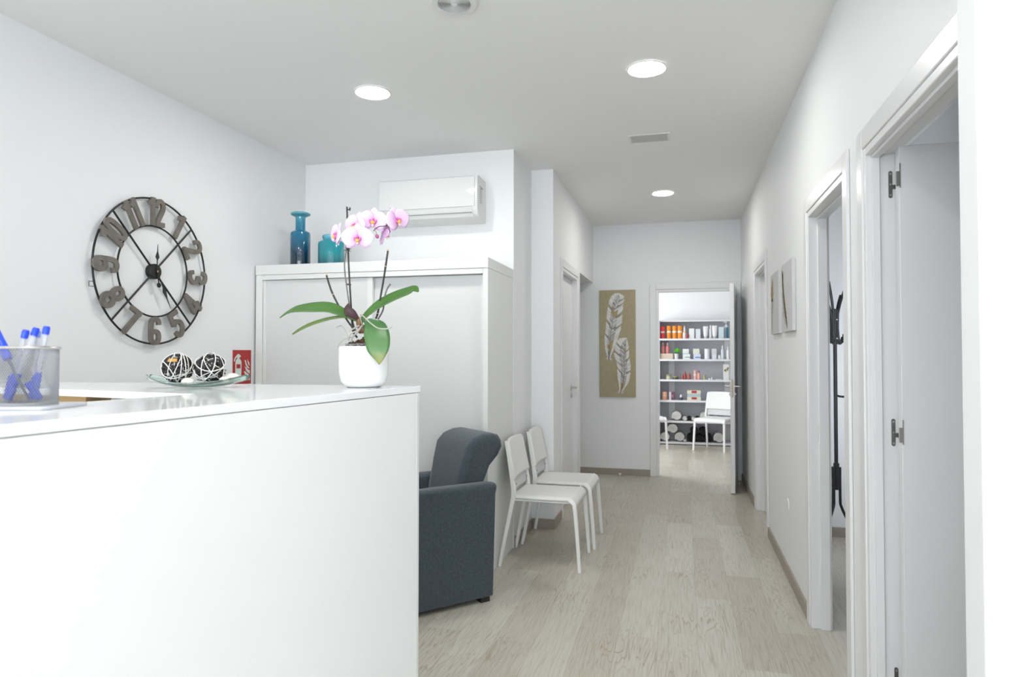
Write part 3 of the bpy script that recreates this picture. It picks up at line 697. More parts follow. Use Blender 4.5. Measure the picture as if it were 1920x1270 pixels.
# vases on the cabinet
teal1 = ramp_mat('teal_to_navy_glass', [(0, (0.004, 0.015, 0.03)), (.25, (0.003, 0.04, 0.09)), (.5, (0.006, 0.16, 0.30)), (.8, (0.012, 0.26, 0.42)), (1, (0.10, 0.44, 0.56))], 'Z', 0, .39, .05, coat=.5)
teal2 = ramp_mat('turquoise_glass', [(0, (0.003, 0.05, 0.08)), (.15, (0.005, 0.14, 0.19)), (.45, (0.012, 0.30, 0.34)), (.85, (0.012, 0.33, 0.42)), (1, (0.14, 0.50, 0.62))], 'Z', 0, .215, .05, coat=.5, noise_d=.03, noise_scale=20)
for tm in (teal1, teal2): tm.node_tree.nodes['Principled BSDF'].inputs['Transmission Weight'].default_value = .22
def vase(prof, t): return prof + [(max(r - t, 0), z) for r, z in prof[::-1] if z > .006] + [(0, .006)]
v = MB().lathe(vase([(0, 0), (.060, 0), (.066, .004), (.0675, .012), (.0675, .232), (.064, .246), (.050, .256), (.036, .262), (.0335, .272), (.0335, .345), (.036, .355), (.056, .364), (.066, .369), (.067, .378), (.060, .384), (.045, .386), (.034, .384)], .003), 48)
tag(v.build('vase', teal1, loc=(-2.565, 4.11, 1.949)), 'tall teal glass bottle vase with narrow neck on the cabinet', 'vase')
v = MB().lathe(vase([(0, 0), (.080, 0), (.088, .005), (.0895, .016), (.0895, .150), (.086, .166), (.074, .176), (.062, .181), (.057, .186), (.058, .192), (.062, .198), (.062, .212), (.059, .216)], .003), 48)
tag(v.build('vase', teal2, loc=(-2.325, 4.11, 1.949)), 'short wide turquoise glass jar vase on the cabinet', 'vase')

# ------------------------------------------------------------------ air conditioner
ac = thing('air_conditioner', 'white split air conditioner on the wall above the cabinet', 'air conditioner', (-1.715, 4.54, 2.28))
f_x = lambda a, b, d: (d, a, b)
prof = [(0, .300), (-.165, .306), (-.188, .302), (-.196, .290), (-.200, .255), (-.204, .10), (-.201, .072), (-.192, .048), (-.170, .022), (-.12, .006), (-.04, 0), (0, 0)]
MB().prism([(a, b) for a, b in prof], -.365, .365, f_x).build('body', M['ac_body'], ac, bevel=.004, seg=3)
MB().prism([(-.1965, .296), (-.203, .292), (-.2075, .256), (-.2115, .10), (-.2105, .086), (-.204, .086)], -.362, .345, f_x).build('front_panel', M['ac_panel'], ac, bevel=.0015)
MB().prism([(-.2045, .078), (-.2065, .078), (-.1955, .046), (-.1725, .020), (-.171, .0222), (-.193, .048)], -.33, .33, f_x).build('louver', M['ac_body'], ac)
MB().prism([(-.1975, .0480), (-.1995, .0480), (-.1965, .0420), (-.1945, .0420)], -.325, .325, f_x).build('outlet_gap', M['grey'], ac, smooth=False)
m = MB(); m.box(.365, -.125, .225, .3662, -.075, .235); 
for k in range(9): m.box(.365, -.150 + 0.0, .12 + k * .014, .3662, -.095, .126 + k * .014)
m.build('side_label', mat('label_grey', (.42, .43, .43), .5), ac, smooth=False)
MB().box(-.28, -.2122, .099, -.245, -.2112, .104).build('display', M['grey'], ac, smooth=False)

# ------------------------------------------------------------------ wall clock
ck = thing('wall_clock', 'large round open-frame wall clock with grey wooden numerals', 'clock', (XL + .001, 3.012, 1.801), FACE_PX)
RO, RI = .392, .245
wood = mat('weathered_wood', (0.175, 0.155, 0.135), .75, noise_amt=.42, noise_scale=18, bump=.3, bump_scale=90)
def ring(r, th, z, name): MB().tube([(r * math.cos(a), r * math.sin(a), z) for a in [2 * PI * i / 96 for i in range(96)]], th, 8, closed=True, up=(0, 0, 1)).build(name, M['black_metal'], ck)
ring(RO, .0052, .022, 'outer_ring'); ring(RI, .0048, .022, 'inner_ring')
for a in (45, 135, 225, 315):
    c_, s_ = math.cos(R(a)), math.sin(R(a))
    MB().tube([(.03 * c_, .03 * s_, .022), (RO * c_, RO * s_, .022)], .0052, 8).build('spoke', M['black_metal'], ck)
MB().lathe([(0, 0), (.039, 0), (.0415, .003), (.0415, .030), (.038, .034), (.012, .036), (0, .036)], 40).build('hub', M['black_metal'], ck)
def hand(L, ang, z, tail):
    m = MB(); w = .004
    pts = [(-w * .6, -tail), (w * .6, -tail), (w * .7, L * .25), (.004, L * .42), (.014, L * .52), (.009, L * .62), (.0035, L * .72), (.0008, L), (-.0008, L), (-.0035, L * .72), (-.009, L * .62), (-.014, L * .52), (-.004, L * .42), (-w * .7, L * .25)]
    m.prism(pts, z, z + .0015)
    if tail > .03: m.lathe([(0, z), (.013, z), (.013, z + .0015), (0, z + .0015)], 16, (0, -tail, 0))
    return m.build('hand', M['black_metal'], ck, rot=(0, 0, -ang), smooth=False)
hand(.150, R(2), .038, .0); hand(.222, R(153), .041, .0)
MB().tube([(0, 0, .0395), (.014, -.062, .0395)], .003, 6).lathe([(0, .038), (.014, .038), (.014, .041), (0, .041)], 16, (.015, -.073, 0)).build('counterweight', M['black_metal'], ck)
MB().lathe([(0, .036), (.006, .036), (.006, .045), (0, .046)], 16).build('spindle', mat('spindle_brass', (.5, .35, .15), .3, 1.0), ck)
def ell_pts(cx, cy, rx, ry, n=24, p=.8): return [(cx + rx * math.copysign(abs(math.cos(a)) ** p, math.cos(a)), cy + ry * math.copysign(abs(math.sin(a)) ** p, math.sin(a))) for a in [2 * PI * i / n for i in range(n + 1)]]
SIX = [('c', ell_pts(.25, .28, .165, .20)), ('s', [(.085, .30), (.085, .66), (.13, .86), (.26, .92), (.39, .86), (.415, .72)])]
DIG = {'0': [('c', ell_pts(.25, .5, .165, .42))], '1': [('l', [(.27, 0), (.27, 1)]), ('l', [(.27, .90), (.06, .76)])],
       '2': [('s', [(.08, .68), (.11, .86), (.25, .92), (.40, .85), (.41, .66), (.30, .44), (.12, .12)]), ('l', [(.03, .085), (.48, .085)])],
       '3': [('s', [(.08, .74), (.12, .88), (.26, .92), (.40, .83), (.39, .62), (.22, .53)]), ('s', [(.22, .53), (.41, .44), (.42, .20), (.27, .08), (.12, .12), (.08, .27)])],
       '4': [('l', [(.36, 0), (.36, 1)]), ('l', [(.33, .94), (.08, .30)]), ('l', [(.02, .27), (.52, .27)])],
       '5': [('l', [(.06, .92), (.46, .92)]), ('l', [(.11, .98), (.10, .50)]), ('s', [(.10, .52), (.24, .61), (.41, .50), (.42, .25), (.27, .08), (.12, .12), (.08, .27)])],
       '6': SIX, '7': [('l', [(.02, .92), (.48, .92)]), ('l', [(.40, .96), (.17, 0)])],
       '8': [('c', ell_pts(.25, .72, .145, .20)), ('c', ell_pts(.25, .28, .17, .20))], '9': [(k, [(.5 - x, 1 - y) for x, y in p]) for k, p in SIX]}
def ribbon(m, pts, t, z0, z1, closed):
    n = len(pts); Lf = []; Rt = []
    for i, p in enumerate(pts):
        a = pts[(i - 1) % (n - 1)] if closed and i == 0 else pts[max(i - 1, 0)]
        b = pts[(i + 1) % (n - 1)] if closed and i == n - 1 else pts[min(i + 1, n - 1)]
        d = Vector((b[0] - a[0], b[1] - a[1])).normalized(); nx = (-d.y * t / 2, d.x * t / 2)
        Lf.append((p[0] + nx[0], p[1] + nx[1])); Rt.append((p[0] - nx[0], p[1] - nx[1]))
    V = [[m.bm.verts.new((x, y, z)) for x, y in L_] for L_ in (Lf, Rt) for z in (z0, z1)]
    for i in range(n - 1):
        m._f([V[0][i], V[0][i + 1], V[2][i + 1], V[2][i]]); m._f([V[1][i], V[3][i], V[3][i + 1], V[1][i + 1]])
        m._f([V[0][i], V[1][i], V[1][i + 1], V[0][i + 1]]); m._f([V[2][i], V[2][i + 1], V[3][i + 1], V[3][i]])
    if not closed:
        m._f([V[0][0], V[2][0], V[3][0], V[1][0]]); m._f([V[0][-1], V[1][-1], V[3][-1], V[2][-1]])
def numeral(txt, h, loc, rot, parent):
    m = MB(); wd = {'1': .36}; tot = sum(wd.get(c, .52) for c in txt); x0 = -tot / 2; kx = h * (1.10 if len(txt) == 1 else .92)
    for q, c in enumerate(txt):
        for j_, (kind, pts) in enumerate(DIG[c]):
            P = [(p.x, p.y) for p in catmull([(x, y, 0) for x, y in pts], 22)] if kind == 's' else pts
            ribbon(m, [((x + x0) * kx, (y - .5) * h) for x, y in P], .165 * h, -.0075 + j_ * .0002, .0075 + j_ * .0003, kind == 'c')
        x0 += wd.get(c, .52)
    return m.build('numeral', wood, parent, loc, rot, angle=40)
for k in range(1, 13):
    a = R(30 * k); rm = .322
    up_out = k in (9, 10, 11, 12, 1, 2, 3)
    numeral(str(k), .152, (rm * math.sin(a), rm * math.cos(a), .030), (0, 0, -a if up_out else PI - a), ck)
for sx, y_ in ((-1, -.105), (1, -.16)):
    x_ = sx * math.sqrt(RO * RO - y_ * y_)
    MB().tube([(x_, y_ + .012, .016), (x_ + sx * .022, y_ + .012, .012), (x_ + sx * .022, y_ - .012, .012), (x_, y_ - .012, .016)], .002, 6).build('hanging_loop', M['black_metal'], ck)

# ------------------------------------------------------------------ fire extinguisher sign
fs = thing('fire_extinguisher_sign', 'red fire extinguisher sign with white pictograms on the left wall', 'sign', (XL + .0015, 3.79, 1.157), FACE_PX)
MB().box(-.0925, 0, 0, .0925, .222, .003).build('board', M['red'], fs, bevel=.0008)
body = [(-0.0705, 0.048), (-0.011, 0.048), (-0.0088, 0.1261), (-0.0097, 0.1453), (-0.0163, 0.1562), (-0.0286, 0.1644), (-0.0308, 0.1713), (-0.0189, 0.1768), (-0.0163, 0.1836), (-0.0269, 0.1919), (-0.0374, 0.1965), (-0.0485, 0.1946), (-0.0573, 0.1877), (-0.0727, 0.1754), (-0.0824, 0.1617), (-0.085, 0.148), (-0.0762, 0.1475), (-0.0727, 0.1603), (-0.0639, 0.1713), (-0.0529, 0.1776), (-0.0515, 0.1672), (-0.0617, 0.159), (-0.0692, 0.1453), (-0.0705, 0.1261)]
m = MB().prism(body, .003, .0036); m.build('extinguisher_symbol', M['signwhite'], fs, smooth=False)
MB().prism([(-0.0603, 0.1302), (-0.0189, 0.1302), (-0.0189, 0.1028), (-0.0603, 0.1028)], .0036, .0040).build('red_label_mark', M['red'], fs, smooth=False)
m = MB()
for fl in ([(0.0507, 0.1631), (0.0595, 0.1507), (0.0705, 0.1398), (0.0762, 0.1179), (0.0674, 0.1206), (0.0573, 0.137)], [(0.0225, 0.1576), (0.0352, 0.1535), (0.044, 0.1343), (0.0551, 0.1179), (0.0736, 0.1041), (0.0727, 0.1), (0.0529, 0.1041), (0.0352, 0.1233)],
           [(0.0264, 0.1151), (0.0418, 0.1069), (0.0595, 0.0932), (0.078, 0.0877), (0.078, 0.0658), (0.0595, 0.0713), (0.0396, 0.0877)], [(0.0154, 0.0795), (0.0286, 0.0836), (0.0462, 0.0713), (0.0727, 0.0562), (0.0661, 0.0499), (0.0462, 0.0521), (0.0308, 0.063)],
           [(0.0286, 0.0439), (0.0485, 0.0417), (0.0793, 0.0439), (0.0793, 0.0233), (0.0551, 0.0233), (0.0396, 0.0315)]):
    m.prism(fl, .003, .0036)
m.build('flame_symbol', M['signwhite'], fs, smooth=False)

# ------------------------------------------------------------------ ceiling fixtures
def downlight(x, y, label, power, d=.185):
    t = thing('downlight', label, 'ceiling light', (x, y, H), (0, 0, 0), 'round recessed ceiling lights')
    MB().lathe([(d / 2 - .004, -.001), (d / 2 + .008, -.001), (d / 2 + .008, -.004), (d / 2 + .002, -.007), (d / 2 - .004, -.004)], 56).build('trim_ring', M['white_plastic'], t)
    MB().lathe([(0, -.0052), (d / 2 - .012, -.0052), (d / 2 - .002, -.0035), (d / 2 - .002, -.001), (0, -.001)], 56).build('diffuser', M['lamp'], t)
    return t
downlight(-1.647, 3.348, 'round ceiling light over the cabinet side, leftmost of the three', 1)
downlight(-0.165, 3.407, 'round ceiling light nearest the camera at the corridor mouth', 1)
downlight(-0.158, 6.121, 'round ceiling light furthest down the corridor', 1)

vg = thing('ceiling_vent', 'small rectangular grey ventilation grille in the corridor ceiling', 'vent', (-0.205, 4.525, H))
m = MB(); m.box(-.135, -.085, -.004, .135, -.070, 0); m.box(-.135, .070, -.004, .135, .085, 0); m.box(-.135, -.070, -.004, -.120, .070, 0); m.box(.120, -.070, -.004, .135, .070, 0)
m.build('frame', M['white_plastic'], vg, bevel=.001, smooth=False)
MB().box(-.120, -.070, -.0008, .120, .070, -.0002).build('backing', M['ventgrey'], vg, smooth=False)
m = MB()
for k in range(9): m.prism([(-.064 + k * .0155, -.001), (-.060 + k * .0155, -.001), (-.054 + k * .0155, -.0042), (-.058 + k * .0155, -.0042)], -.12, .12, lambda a, b, d: (d, a, b))
m.build('slats', mat('slat_grey', (.52, .52, .51), .5), vg, smooth=False)

sd = thing('ceiling_diffuser', 'round concentric-ring air diffuser at the top edge of the photo', 'air diffuser', (-0.897, 2.560, H))
sd.scale = (.77, .77, .9)
MB().lathe([(0, -.003), (.108, -.002), (.125, -.001), (.125, -.007), (.119, -.012), (.088, -.013), (.085, -.005)], 64).build('rim', M['white_plastic'], sd)
m = MB()
for k in range(9):
    r = .018 + k * .0076
    m.lathe([(r, -.003), (r + .0022, -.003), (r + .0040, -.015), (r + .0026, -.016)], 64)
m.lathe([(0, -.002), (.014, -.002), (.016, -.014), (0, -.017)], 32)
m.build('rings', M['white_plastic'], sd)
MB().lathe([(0, -.0032), (.086, -.0032), (.086, -.0042), (0, -.0042)], 48).build('backing', mat('light_grey_backing', (.50, .50, .50), .6), sd)

# ------------------------------------------------------------------ armchair
arm = thing('armchair', 'dark teal-grey upholstered armchair seen from behind beside the counter', 'armchair', (-1.4314, 3.4804, 0), (0, 0, R(-42)))
f_yz = lambda a, b, d: (d, a, b)
def cushion(m_pts, x0, x1, name, bev=.02, seg=5):
    return MB().prism(m_pts, x0, x1, f_yz).build(name, M['fabric'], arm, bevel=bev, seg=seg, angle=50)
def arm_mesh(s):
    # side panel whose top rolls slightly outwards; thickness across x, seen from the side
    sec = [(.170, .0), (.268, .0), (.268, .60), (.2755, .63), (.2745, .65), (.262, .662), (.235, .665), (.200, .662), (.178, .648), (.170, .62)]
    m = MB(); rows = []
    for y, dz, dx in [(-.33, -.006, 0), (-.20, -.003, 0), (0, 0, 0), (.20, -.002, 0), (.300, -.002, .0), (.333, -.006, .004)]:
        flare = .016 if y > .32 else 0
        rows.append([m.bm.verts.new((s * (x + (flare * .3 if z > .6 else 0)), y + (flare * (1 if z > .59 else 0)), .028 + z * (.622 + dz) / .665)) for x, z in sec])
    for a, b in zip(rows, rows[1:]):
        for j in range(len(sec)): m._f([a[j], a[(j + 1) % len(sec)], b[(j + 1) % len(sec)], b[j]])
    m._f(rows[0]); m._f(rows[-1][::-1])
    return m.build('arm', M['fabric'], arm, bevel=.012, seg=4, angle=50)
arm_mesh(1); arm_mesh(-1)
cushion([(-.32, .03), (-.32, .30), (.20, .30), (.20, .03)], -.168, .168, 'seat_base', .015)
cushion([(-.335, .30), (-.345, .40), (-.32, .44), (.14, .42), (.16, .30)], -.167, .167, 'seat_cushion', .03)
back = [(.325, .03), (.327, .50), (.340, .62), (.372, .72), (.415, .78), (.442, .825), (.440, .868), (.415, .897), (.375, .908), (.32, .905), (.26, .885), (.215, .84), (.185, .74), (.155, .60), (.130, .44), (.13, .30), (.20, .29), (.20, .03)]
bo = MB().prism(back, -.168, .168, f_yz).build('backrest', M['fabric'], arm, bevel=.05, seg=8, angle=70)
# the back widens above the arms
for v in bo.data.vertices:
    if v.co.z > .66: v.co.x *= 1 + min(1, (v.co.z - .66) / .12) * .22
m = MB()
for x in (-.235, .235):
    for y in (-.29, .285): MB().box(x - .028, y - .028, 0, x + .028, y + .028, .034).build('foot', M['blackplastic'], arm, bevel=.002)

# ------------------------------------------------------------------ white chairs
def make_chair(loc, rz, label):
    t = thing('side_chair', label, 'chair', loc, (0, 0, rz), 'white plastic side chairs')
    fm = M['chair_metal']
    # seat: flat board whose front corners roll down over the frame
    def seat_fn(s, u):
        y = -.235 + .415 * s; x = (u - .5) * 2
        w = .205 + .012 * (1 - s); z = .447 - .006 * math.sin(PI * s) * (1 - x * x)
        if s < .12: z -= .050 * (1 - s / .12) ** 2.2
        z -= .012 * max(0, abs(x) - .86) / .14
        return Vector((x * w, y, z))
    MB().grid(seat_fn, 36, 24).build('seat', M['chair'], t, solid=.012, angle=60)
    m = MB()
    for s in (-1, 1): m.bar([(s * .196, -.185, .428), (s * .190, .165, .428)], .020, .022, (0, 0, 1))
    m.bar([(-.19, .165, .428), (.19, .165, .428)], .020, .022, (0, 0, 1)); m.bar([(-.19, -.19, .424), (.19, -.19, .424)], .018, .018, (0, 0, 1))
    m.build('seat_frame', fm, t, bevel=.002)
    for s in (-1, 1):
        P = catmull([(s * .218, -.256, 0), (s * .212, -.240, .22), (s * .207, -.226, .385), (s * .2035, -.216, .420), (s * .199, -.190, .436)], 14)
        MB().bar(P, [.024 + .008 * i / 14 for i in range(15)], [.020 + .006 * i / 14 for i in range(15)], (0, 1, .05)).build('leg', fm, t, bevel=.003)
        P = catmull([(s * .216, .258, 0), (s * .207, .215, .22), (s * .201, .178, .40), (s * .199, .168, .46), (s * .197, .176, .53), (s * .187, .205, .70), (s * .180, .224, .795)], 26)
        MB().bar(P, [.022 + .006 * (1 - abs(i - 13) / 13) for i in range(27)], [.020 + .010 * (1 - abs(i - 13) / 13) for i in range(27)], (0, 1, .05)).build('leg', fm, t, bevel=.003)
    def back_fn(s, u):
        x = (u - .5) * 2; z = .555 + .248 * s; w = .206 - .016 * s
        yc = .176 + (.226 - .176) * (z - .53) / .27
        if s > .93: w -= .02 * ((s - .93) / .07) ** 2
        return Vector((x * w, yc + .016 * (1 - x * x) - .014 - (.012 if abs(x) > .93 else 0) * 0, z - .010 * (abs(x) ** 6) * (1 if s > .8 else 0)))
    MB().grid(back_fn, 20, 20).build('backrest', M['chair'], t, solid=.020, angle=60)
    MB().grid(lambda s, u: Vector(((u - .5) * .372, .172 + .012 * s + .010 * (1 - (2 * u - 1) ** 2), .470 + .09 * s)), 6, 12).build('lower_back_panel', M['chair_grey'], t, solid=.006, angle=60)
    for s in (-1, 1): MB().lathe([(0, 0), (.006, 0), (.006, .004), (0, .004)], 10, (s * .150, .166, .515), f=lambda a, b, c: (a, -c, b)).build('screw', M['grey'], t)
    return t
make_chair((-.876, 4.345, 0), R(90), 'white plastic side chair beside the armchair, nearer of the corridor pair')
ch2 = make_chair((-.850, 4.858, 0), R(90), 'white plastic side chair against the pier, further of the corridor pair')
make_chair((.448, 9.815, 0), R(-23), 'white plastic side chair in the end room, partly behind the open door leaf')
make_chair((-.492, 9.87, 0), R(17.5), 'white plastic side chair in the end room, cut off by the left door jamb')

# ------------------------------------------------------------------ feather painting on the far wall
pt = thing('feather_painting', 'tall narrow beige painting of two white feathers on the far wall', 'painting', (-.697, 7.529, 1.4665), FACE_NY)
canvas = mat('beige_canvas', (0.43, 0.37, 0.235), .8, noise_amt=.14, noise_scale=30, bump=.3, bump_scale=500)
MB().box(-.199, -.598, 0, .199, .598, .022).build('canvas', canvas, pt, bevel=.002, smooth=False)
fw = [mat('feather_white', (.80, .79, .76), .7), mat('feather_light_grey', (.60, .59, .58), .7), mat('feather_grey', (.30, .28, .28), .7), mat('feather_gold', (.50, .36, .16), .7), mat('feather_dark', (.055, .045, .05), .7)]
def feather(spine, wl, wr, seed, gold, gaps):
    rg = random.Random(seed); n = 150; P = catmull([(x, y, 0) for x, y in spine], n); m = MB()
    L_ = catmull([(w, 0, 0) for w in wl], n); R_ = catmull([(w, 0, 0) for w in wr], n)
    for i in range(1, n):
        s = i / n; t = (P[i + 1] - P[i - 1]).normalized(); nx = Vector((t.y, -t.x, 0))
        for side, W_ in ((-1, L_), (1, R_)):
            w = W_[i].x * rg.uniform(.92, 1.03)
            for g in gaps[side]:
                w *= 1 - .55 * math.exp(-((s - g) / .012) ** 2)
            d = (nx * side * .80 + t * .62).normalized()
            a = P[i]; c = a + d * w * 1.22 + t * w * .10
            hw = t * .0068
            mid = a.lerp(c, .45); c2 = a.lerp(c, .86)
            tone = rg.random()
            near = 2 if tone < .45 else 1 if tone < .8 else 0
            far = 0 if tone < .78 else 1
            if any(abs(s - g[0]) < g[2] and side == g[1] for g in gold): near = 3 if tone < .8 else 2
            if any(abs(s - g) < .018 for g in gaps[side]): far = 2
            z = .0222 + i * 2e-6
            A = [m.bm.verts.new(q + Vector((0, 0, z))) for q in (a - hw, a + hw, mid + hw, mid - hw)]
            m._f(A, near)
            B = [m.bm.verts.new(q + Vector((0, 0, z + .00002))) for q in (mid - hw, mid + hw, c2 + hw * .9, c, c2 - hw * .9)]
            m._f(B, far)
    # shaft
    m.tube([p + Vector((0, 0, .0228)) for p in P[: int(n * .88)]], [.0052 * (1 - .6 * i / n) for i in range(int(n * .88))], 6, mi=4)
    m.tube([p + Vector((.001, 0, .0262)) for p in P[4: int(n * .80)]], [.0016] * (int(n * .80) - 4), 5, mi=1)
    # downy tuft at the quill
    for k in range(46):
        a = rg.uniform(-2.6, 2.6); l = rg.uniform(.018, .046) * (.55 + .45 * abs(math.sin(a))); q = P[2] + Vector((rg.uniform(-.004, .004), rg.uniform(-.004, .02), .0232))
        m.tube([q, q + Vector((math.sin(a) * l, math.cos(a) * l * .55 - .006, .0002))], [.0022, .0010], 5, mi=0 if k % 3 else 1)
    return m.build('painted_feather', fw, pt, smooth=False)
def A_(x, y): return ((x - 268) / 368 * .398, (632 - y) / 1104 * 1.196)
feather([A_(178, 800), A_(183, 700), A_(192, 600), A_(205, 500), A_(222, 380), A_(240, 260), A_(262, 180), A_(285, 120)],
        [.010, .060, .070, .074, .082, .080, .060, .004], [.010, .072, .100, .112, .104, .094, .070, .004], 4,
        [(.22, 1, .05), (.18, -1, .03), (.62, 1, .04), (.66, -1, .05), (.15, 1, .05)], {-1: (.30, .48, .66), 1: (.42, .57, .70, .80)})
feather([A_(296, 1140), A_(318, 1060), A_(335, 960), A_(342, 880), A_(334, 780), A_(336, 700), A_(348, 640), A_(362, 580)],
        [.010, .070, .098, .108, .116, .104, .066, .004], [.010, .062, .068, .068, .062, .050, .024, .003], 9,
        [(.10, -1, .06), (.10, 1, .05), (.70, 1, .06)], {-1: (.28, .42, .56, .70), 1: (.30, .50, .66)})

# ------------------------------------------------------------------ two small canvases on the right wall
lc = mat('pale_grey_canvas', (.60, .60, .60), .8, noise_amt=.05, noise_scale=30); side_m = mat('canvas_edge', (.42, .42, .42), .8)
def small_canvas(y0, y1, z0, z1, label, strokes):
    w, h = y1 - y0, z1 - z0
    t = thing('canvas_painting', label, 'painting', (XR - .0012, (y0 + y1) / 2, (z0 + z1) / 2), FACE_NX)
    MB().box(-w / 2, -h / 2, 0, w / 2, h / 2, .020).build('canvas', lc, t, bevel=.001, smooth=False)
    for nm, cm, pts, ws in strokes:
        P = catmull([(x * w, y * h, .0206) for x, y in pts], 30); Wd = catmull([(q, 0, 0) for q in ws], 30); m = MB(); rg = random.Random(len(nm))
        rows = []
        for i in range(31):
            k = max(.002, Wd[i].x * rg.uniform(.6, 1.25)) / 2
            rows.append([m.bm.verts.new(P[i] + Vector((-k, 0, 0))), m.bm.verts.new(P[i] + Vector((k, 0, 0)))])
        for a, b in zip(rows, rows[1:]): m._f([a[0], a[1], b[1], b[0]])
        m.build(nm, cm, t, smooth=False)
gold_p = mat('ochre_stroke', (.36, .27, .12), .7, noise_amt=.3, noise_scale=50); dark_p = mat('black_stroke', (.05, .05, .04), .6, noise_amt=.4, noise_scale=50); grey_p = mat('grey_stroke', (.38, .38, .36), .7)
small_canvas(4.53, 4.92, 1.487, 1.892, 'small pale canvas with an ochre vertical stroke, further from door', [
    ('grey_stroke', grey_p, [(-.28, -.46), (-.34, -.2), (-.28, 0), (-.30, .1)], [.02, .07, .10, .04]),
    ('ochre_stroke', gold_p, [(-.28, .05), (-.30, .20), (-.26, .34), (-.22, .44)], [.10, .14, .09, .01])])
small_canvas(4.00, 4.40, 1.487, 1.895, 'small pale canvas with a black diagonal stroke, nearer the coat stand doorway', [
    ('ochre_stroke', gold_p, [(-.40, .42), (-.36, .2), (-.20, -.05), (-.06, -.25), (.02, -.42)], [.05, .05, .04, .05, .02]),
    ('grey_stroke', grey_p, [(-.44, .1), (-.32, -.08), (-.24, -.28), (-.10, -.40)], [.03, .06, .04, .02]),
    ('black_stroke', dark_p, [(-.36, .38), (-.33, .12), (-.22, -.10), (-.08, -.30), (.06, -.46)], [.04, .03, .035, .04, .01])])

# wall socket and door stops
so = thing('wall_socket', 'small round white blank socket cover low on the right wall', 'socket', (XR - .0006, 4.347, .437), FACE_NX)
MB().lathe([(0, .010), (.020, .010), (.038, .007), (.042, .002), (.042, 0), (0, 0)], 40).build('cover', M['white_plastic'], so)
MB().lathe([(0, .0105), (.018, .0105), (.018, .009), (0, .009)], 28).build('centre', M['white_plastic'], so)
def doorstop(x, y, label):
    t = thing('door_stop', label, 'door stop', (x, y, 0), (0, 0, 0), 'floor door stops')
    MB().lathe([(0, 0), (.021, 0), (.021, .004), (.014, .010), (.011, .016), (0, .016)], 28).build('base', M['steel'], t)
    MB().lathe([(0, .030), (.010, .029), (.017, .024), (.018, .018), (.016, .0145), (.0112, .0145)], 28).build('rubber_top', M['white_plastic'], t)
doorstop(-.672, 7.47, 'small white door stop on the floor below the feather painting')
doorstop(.565, 7.25, 'small white door stop on the floor behind the open end door')

# ------------------------------------------------------------------ coat stand seen through door 2
cs = thing('coat_stand', 'black metal coat stand seen through the middle right doorway', 'coat stand', (1.026, 5.02, 0), (0, 0, R(14.3)))
MB().tube([(0, 0, .418), (0, 0, 1.665)], .0125, 14).build('pole', M['black_metal'], cs)
def plate(z0, z1, r, name): MB().lathe([(0, z0), (r, z0), (r, z1), (0, z1)], 14).build(name, M['black_metal'], cs)
plate(1.42, 1.66, .019, 'upper_sleeve'); plate(.425, .60, .019, 'lower_sleeve')
def spokes(name, angles, prof, r, n=22):
    for a in angles:
        c_, s_ = math.cos(R(a)), math.sin(R(a))
        MB().tube(catmull([(q * c_, q * s_, z) for q, z in prof], n), r, 8).build(name, M['black_metal'], cs)
spokes('long_hook', (15, 135, 225), ((.024, 1.43), (.024, 1.60), (.034, 1.665), (.068, 1.765), (.105, 1.845)), .0090)
spokes('long_hook', (45, 165, 205), ((.024, 1.43), (.024, 1.58), (.036, 1.640), (.070, 1.706), (.115, 1.765)), .0085)
spokes('short_hook', (5, 125, 215), ((.022, 1.52), (.028, 1.46), (.044, 1.432), (.058, 1.446), (.064, 1.49)), .0080)
spokes('short_hook', (35, 155, 235), ((.022, 1.50), (.028, 1.45), (.046, 1.428), (.075, 1.428), (.095, 1.47)), .0080)
spokes('side_arm', (12,), ((.008, 1.066), (.04, 1.058), (.10, 1.055), (.15, 1.053)), .0075)
spokes('leg', (5, 120, 205), ((.026, .573), (.026, .36), (.032, .305), (.077, .208), (.130, .100), (.178, .012)), .0095, 30)
for z in (1.46, 1.59): MB().ell((.006, -.019, z), (.006, .004, .006), 10, 6).build('bolt', M['steel'], cs)

# ------------------------------------------------------------------ shelf unit in the end room
SY0, SY1 = 10.20, 10.56; SX0, SX1 = -.345, .90
TOPS = [1.574, 1.268, .965, .657, .352, .040]
su = thing('shelf_unit', 'white open shelf unit stocked with products in the end room', 'shelf unit', ((SX0 + SX1) / 2, (SY0 + SY1) / 2, 0))
ox, oy = (SX0 + SX1) / 2, (SY0 + SY1) / 2
shw = mat('shelf_melamine', (.76, .76, .78), .4); shg = mat('shelf_back_grey', (.56, .56, .60), .6)
for x in (SX0, SX1 - .022): MB().box(x - ox, SY0 - oy, 0, x + .022 - ox, SY1 - oy, 1.85).build('side_panel', shw, su, bevel=.001, smooth=False)
for z in TOPS: MB().box(SX0 + .0225 - ox, SY0 - oy, z - .028, SX1 - .0225 - ox, SY1 - .014 - oy, z).build('shelf', shw, su, bevel=.001, smooth=False)
MB().box(SX0 + .0225 - ox, SY0 + .12 - oy, 1.828, SX1 - .0225 - ox, SY1 - .014 - oy, 1.850).build('top_panel', shw, su, bevel=.001, smooth=False)
MB().box(SX0 - ox, SY1 - .012 - oy, .01, SX1 - ox, SY1 - .002 - oy, 1.845).build('back_panel', shg, su, smooth=False)
for x in (-.20, .62): 
    m = MB()
    for a, b in zip([1.546, 1.24, .937, .629, .324], TOPS[1:]): m.box(x - ox, SY1 - .034 - oy, b + .001, x + .09 - ox, SY1 - .0135 - oy, a - .001)
    m.build('rear_upright', shw, su, smooth=False)

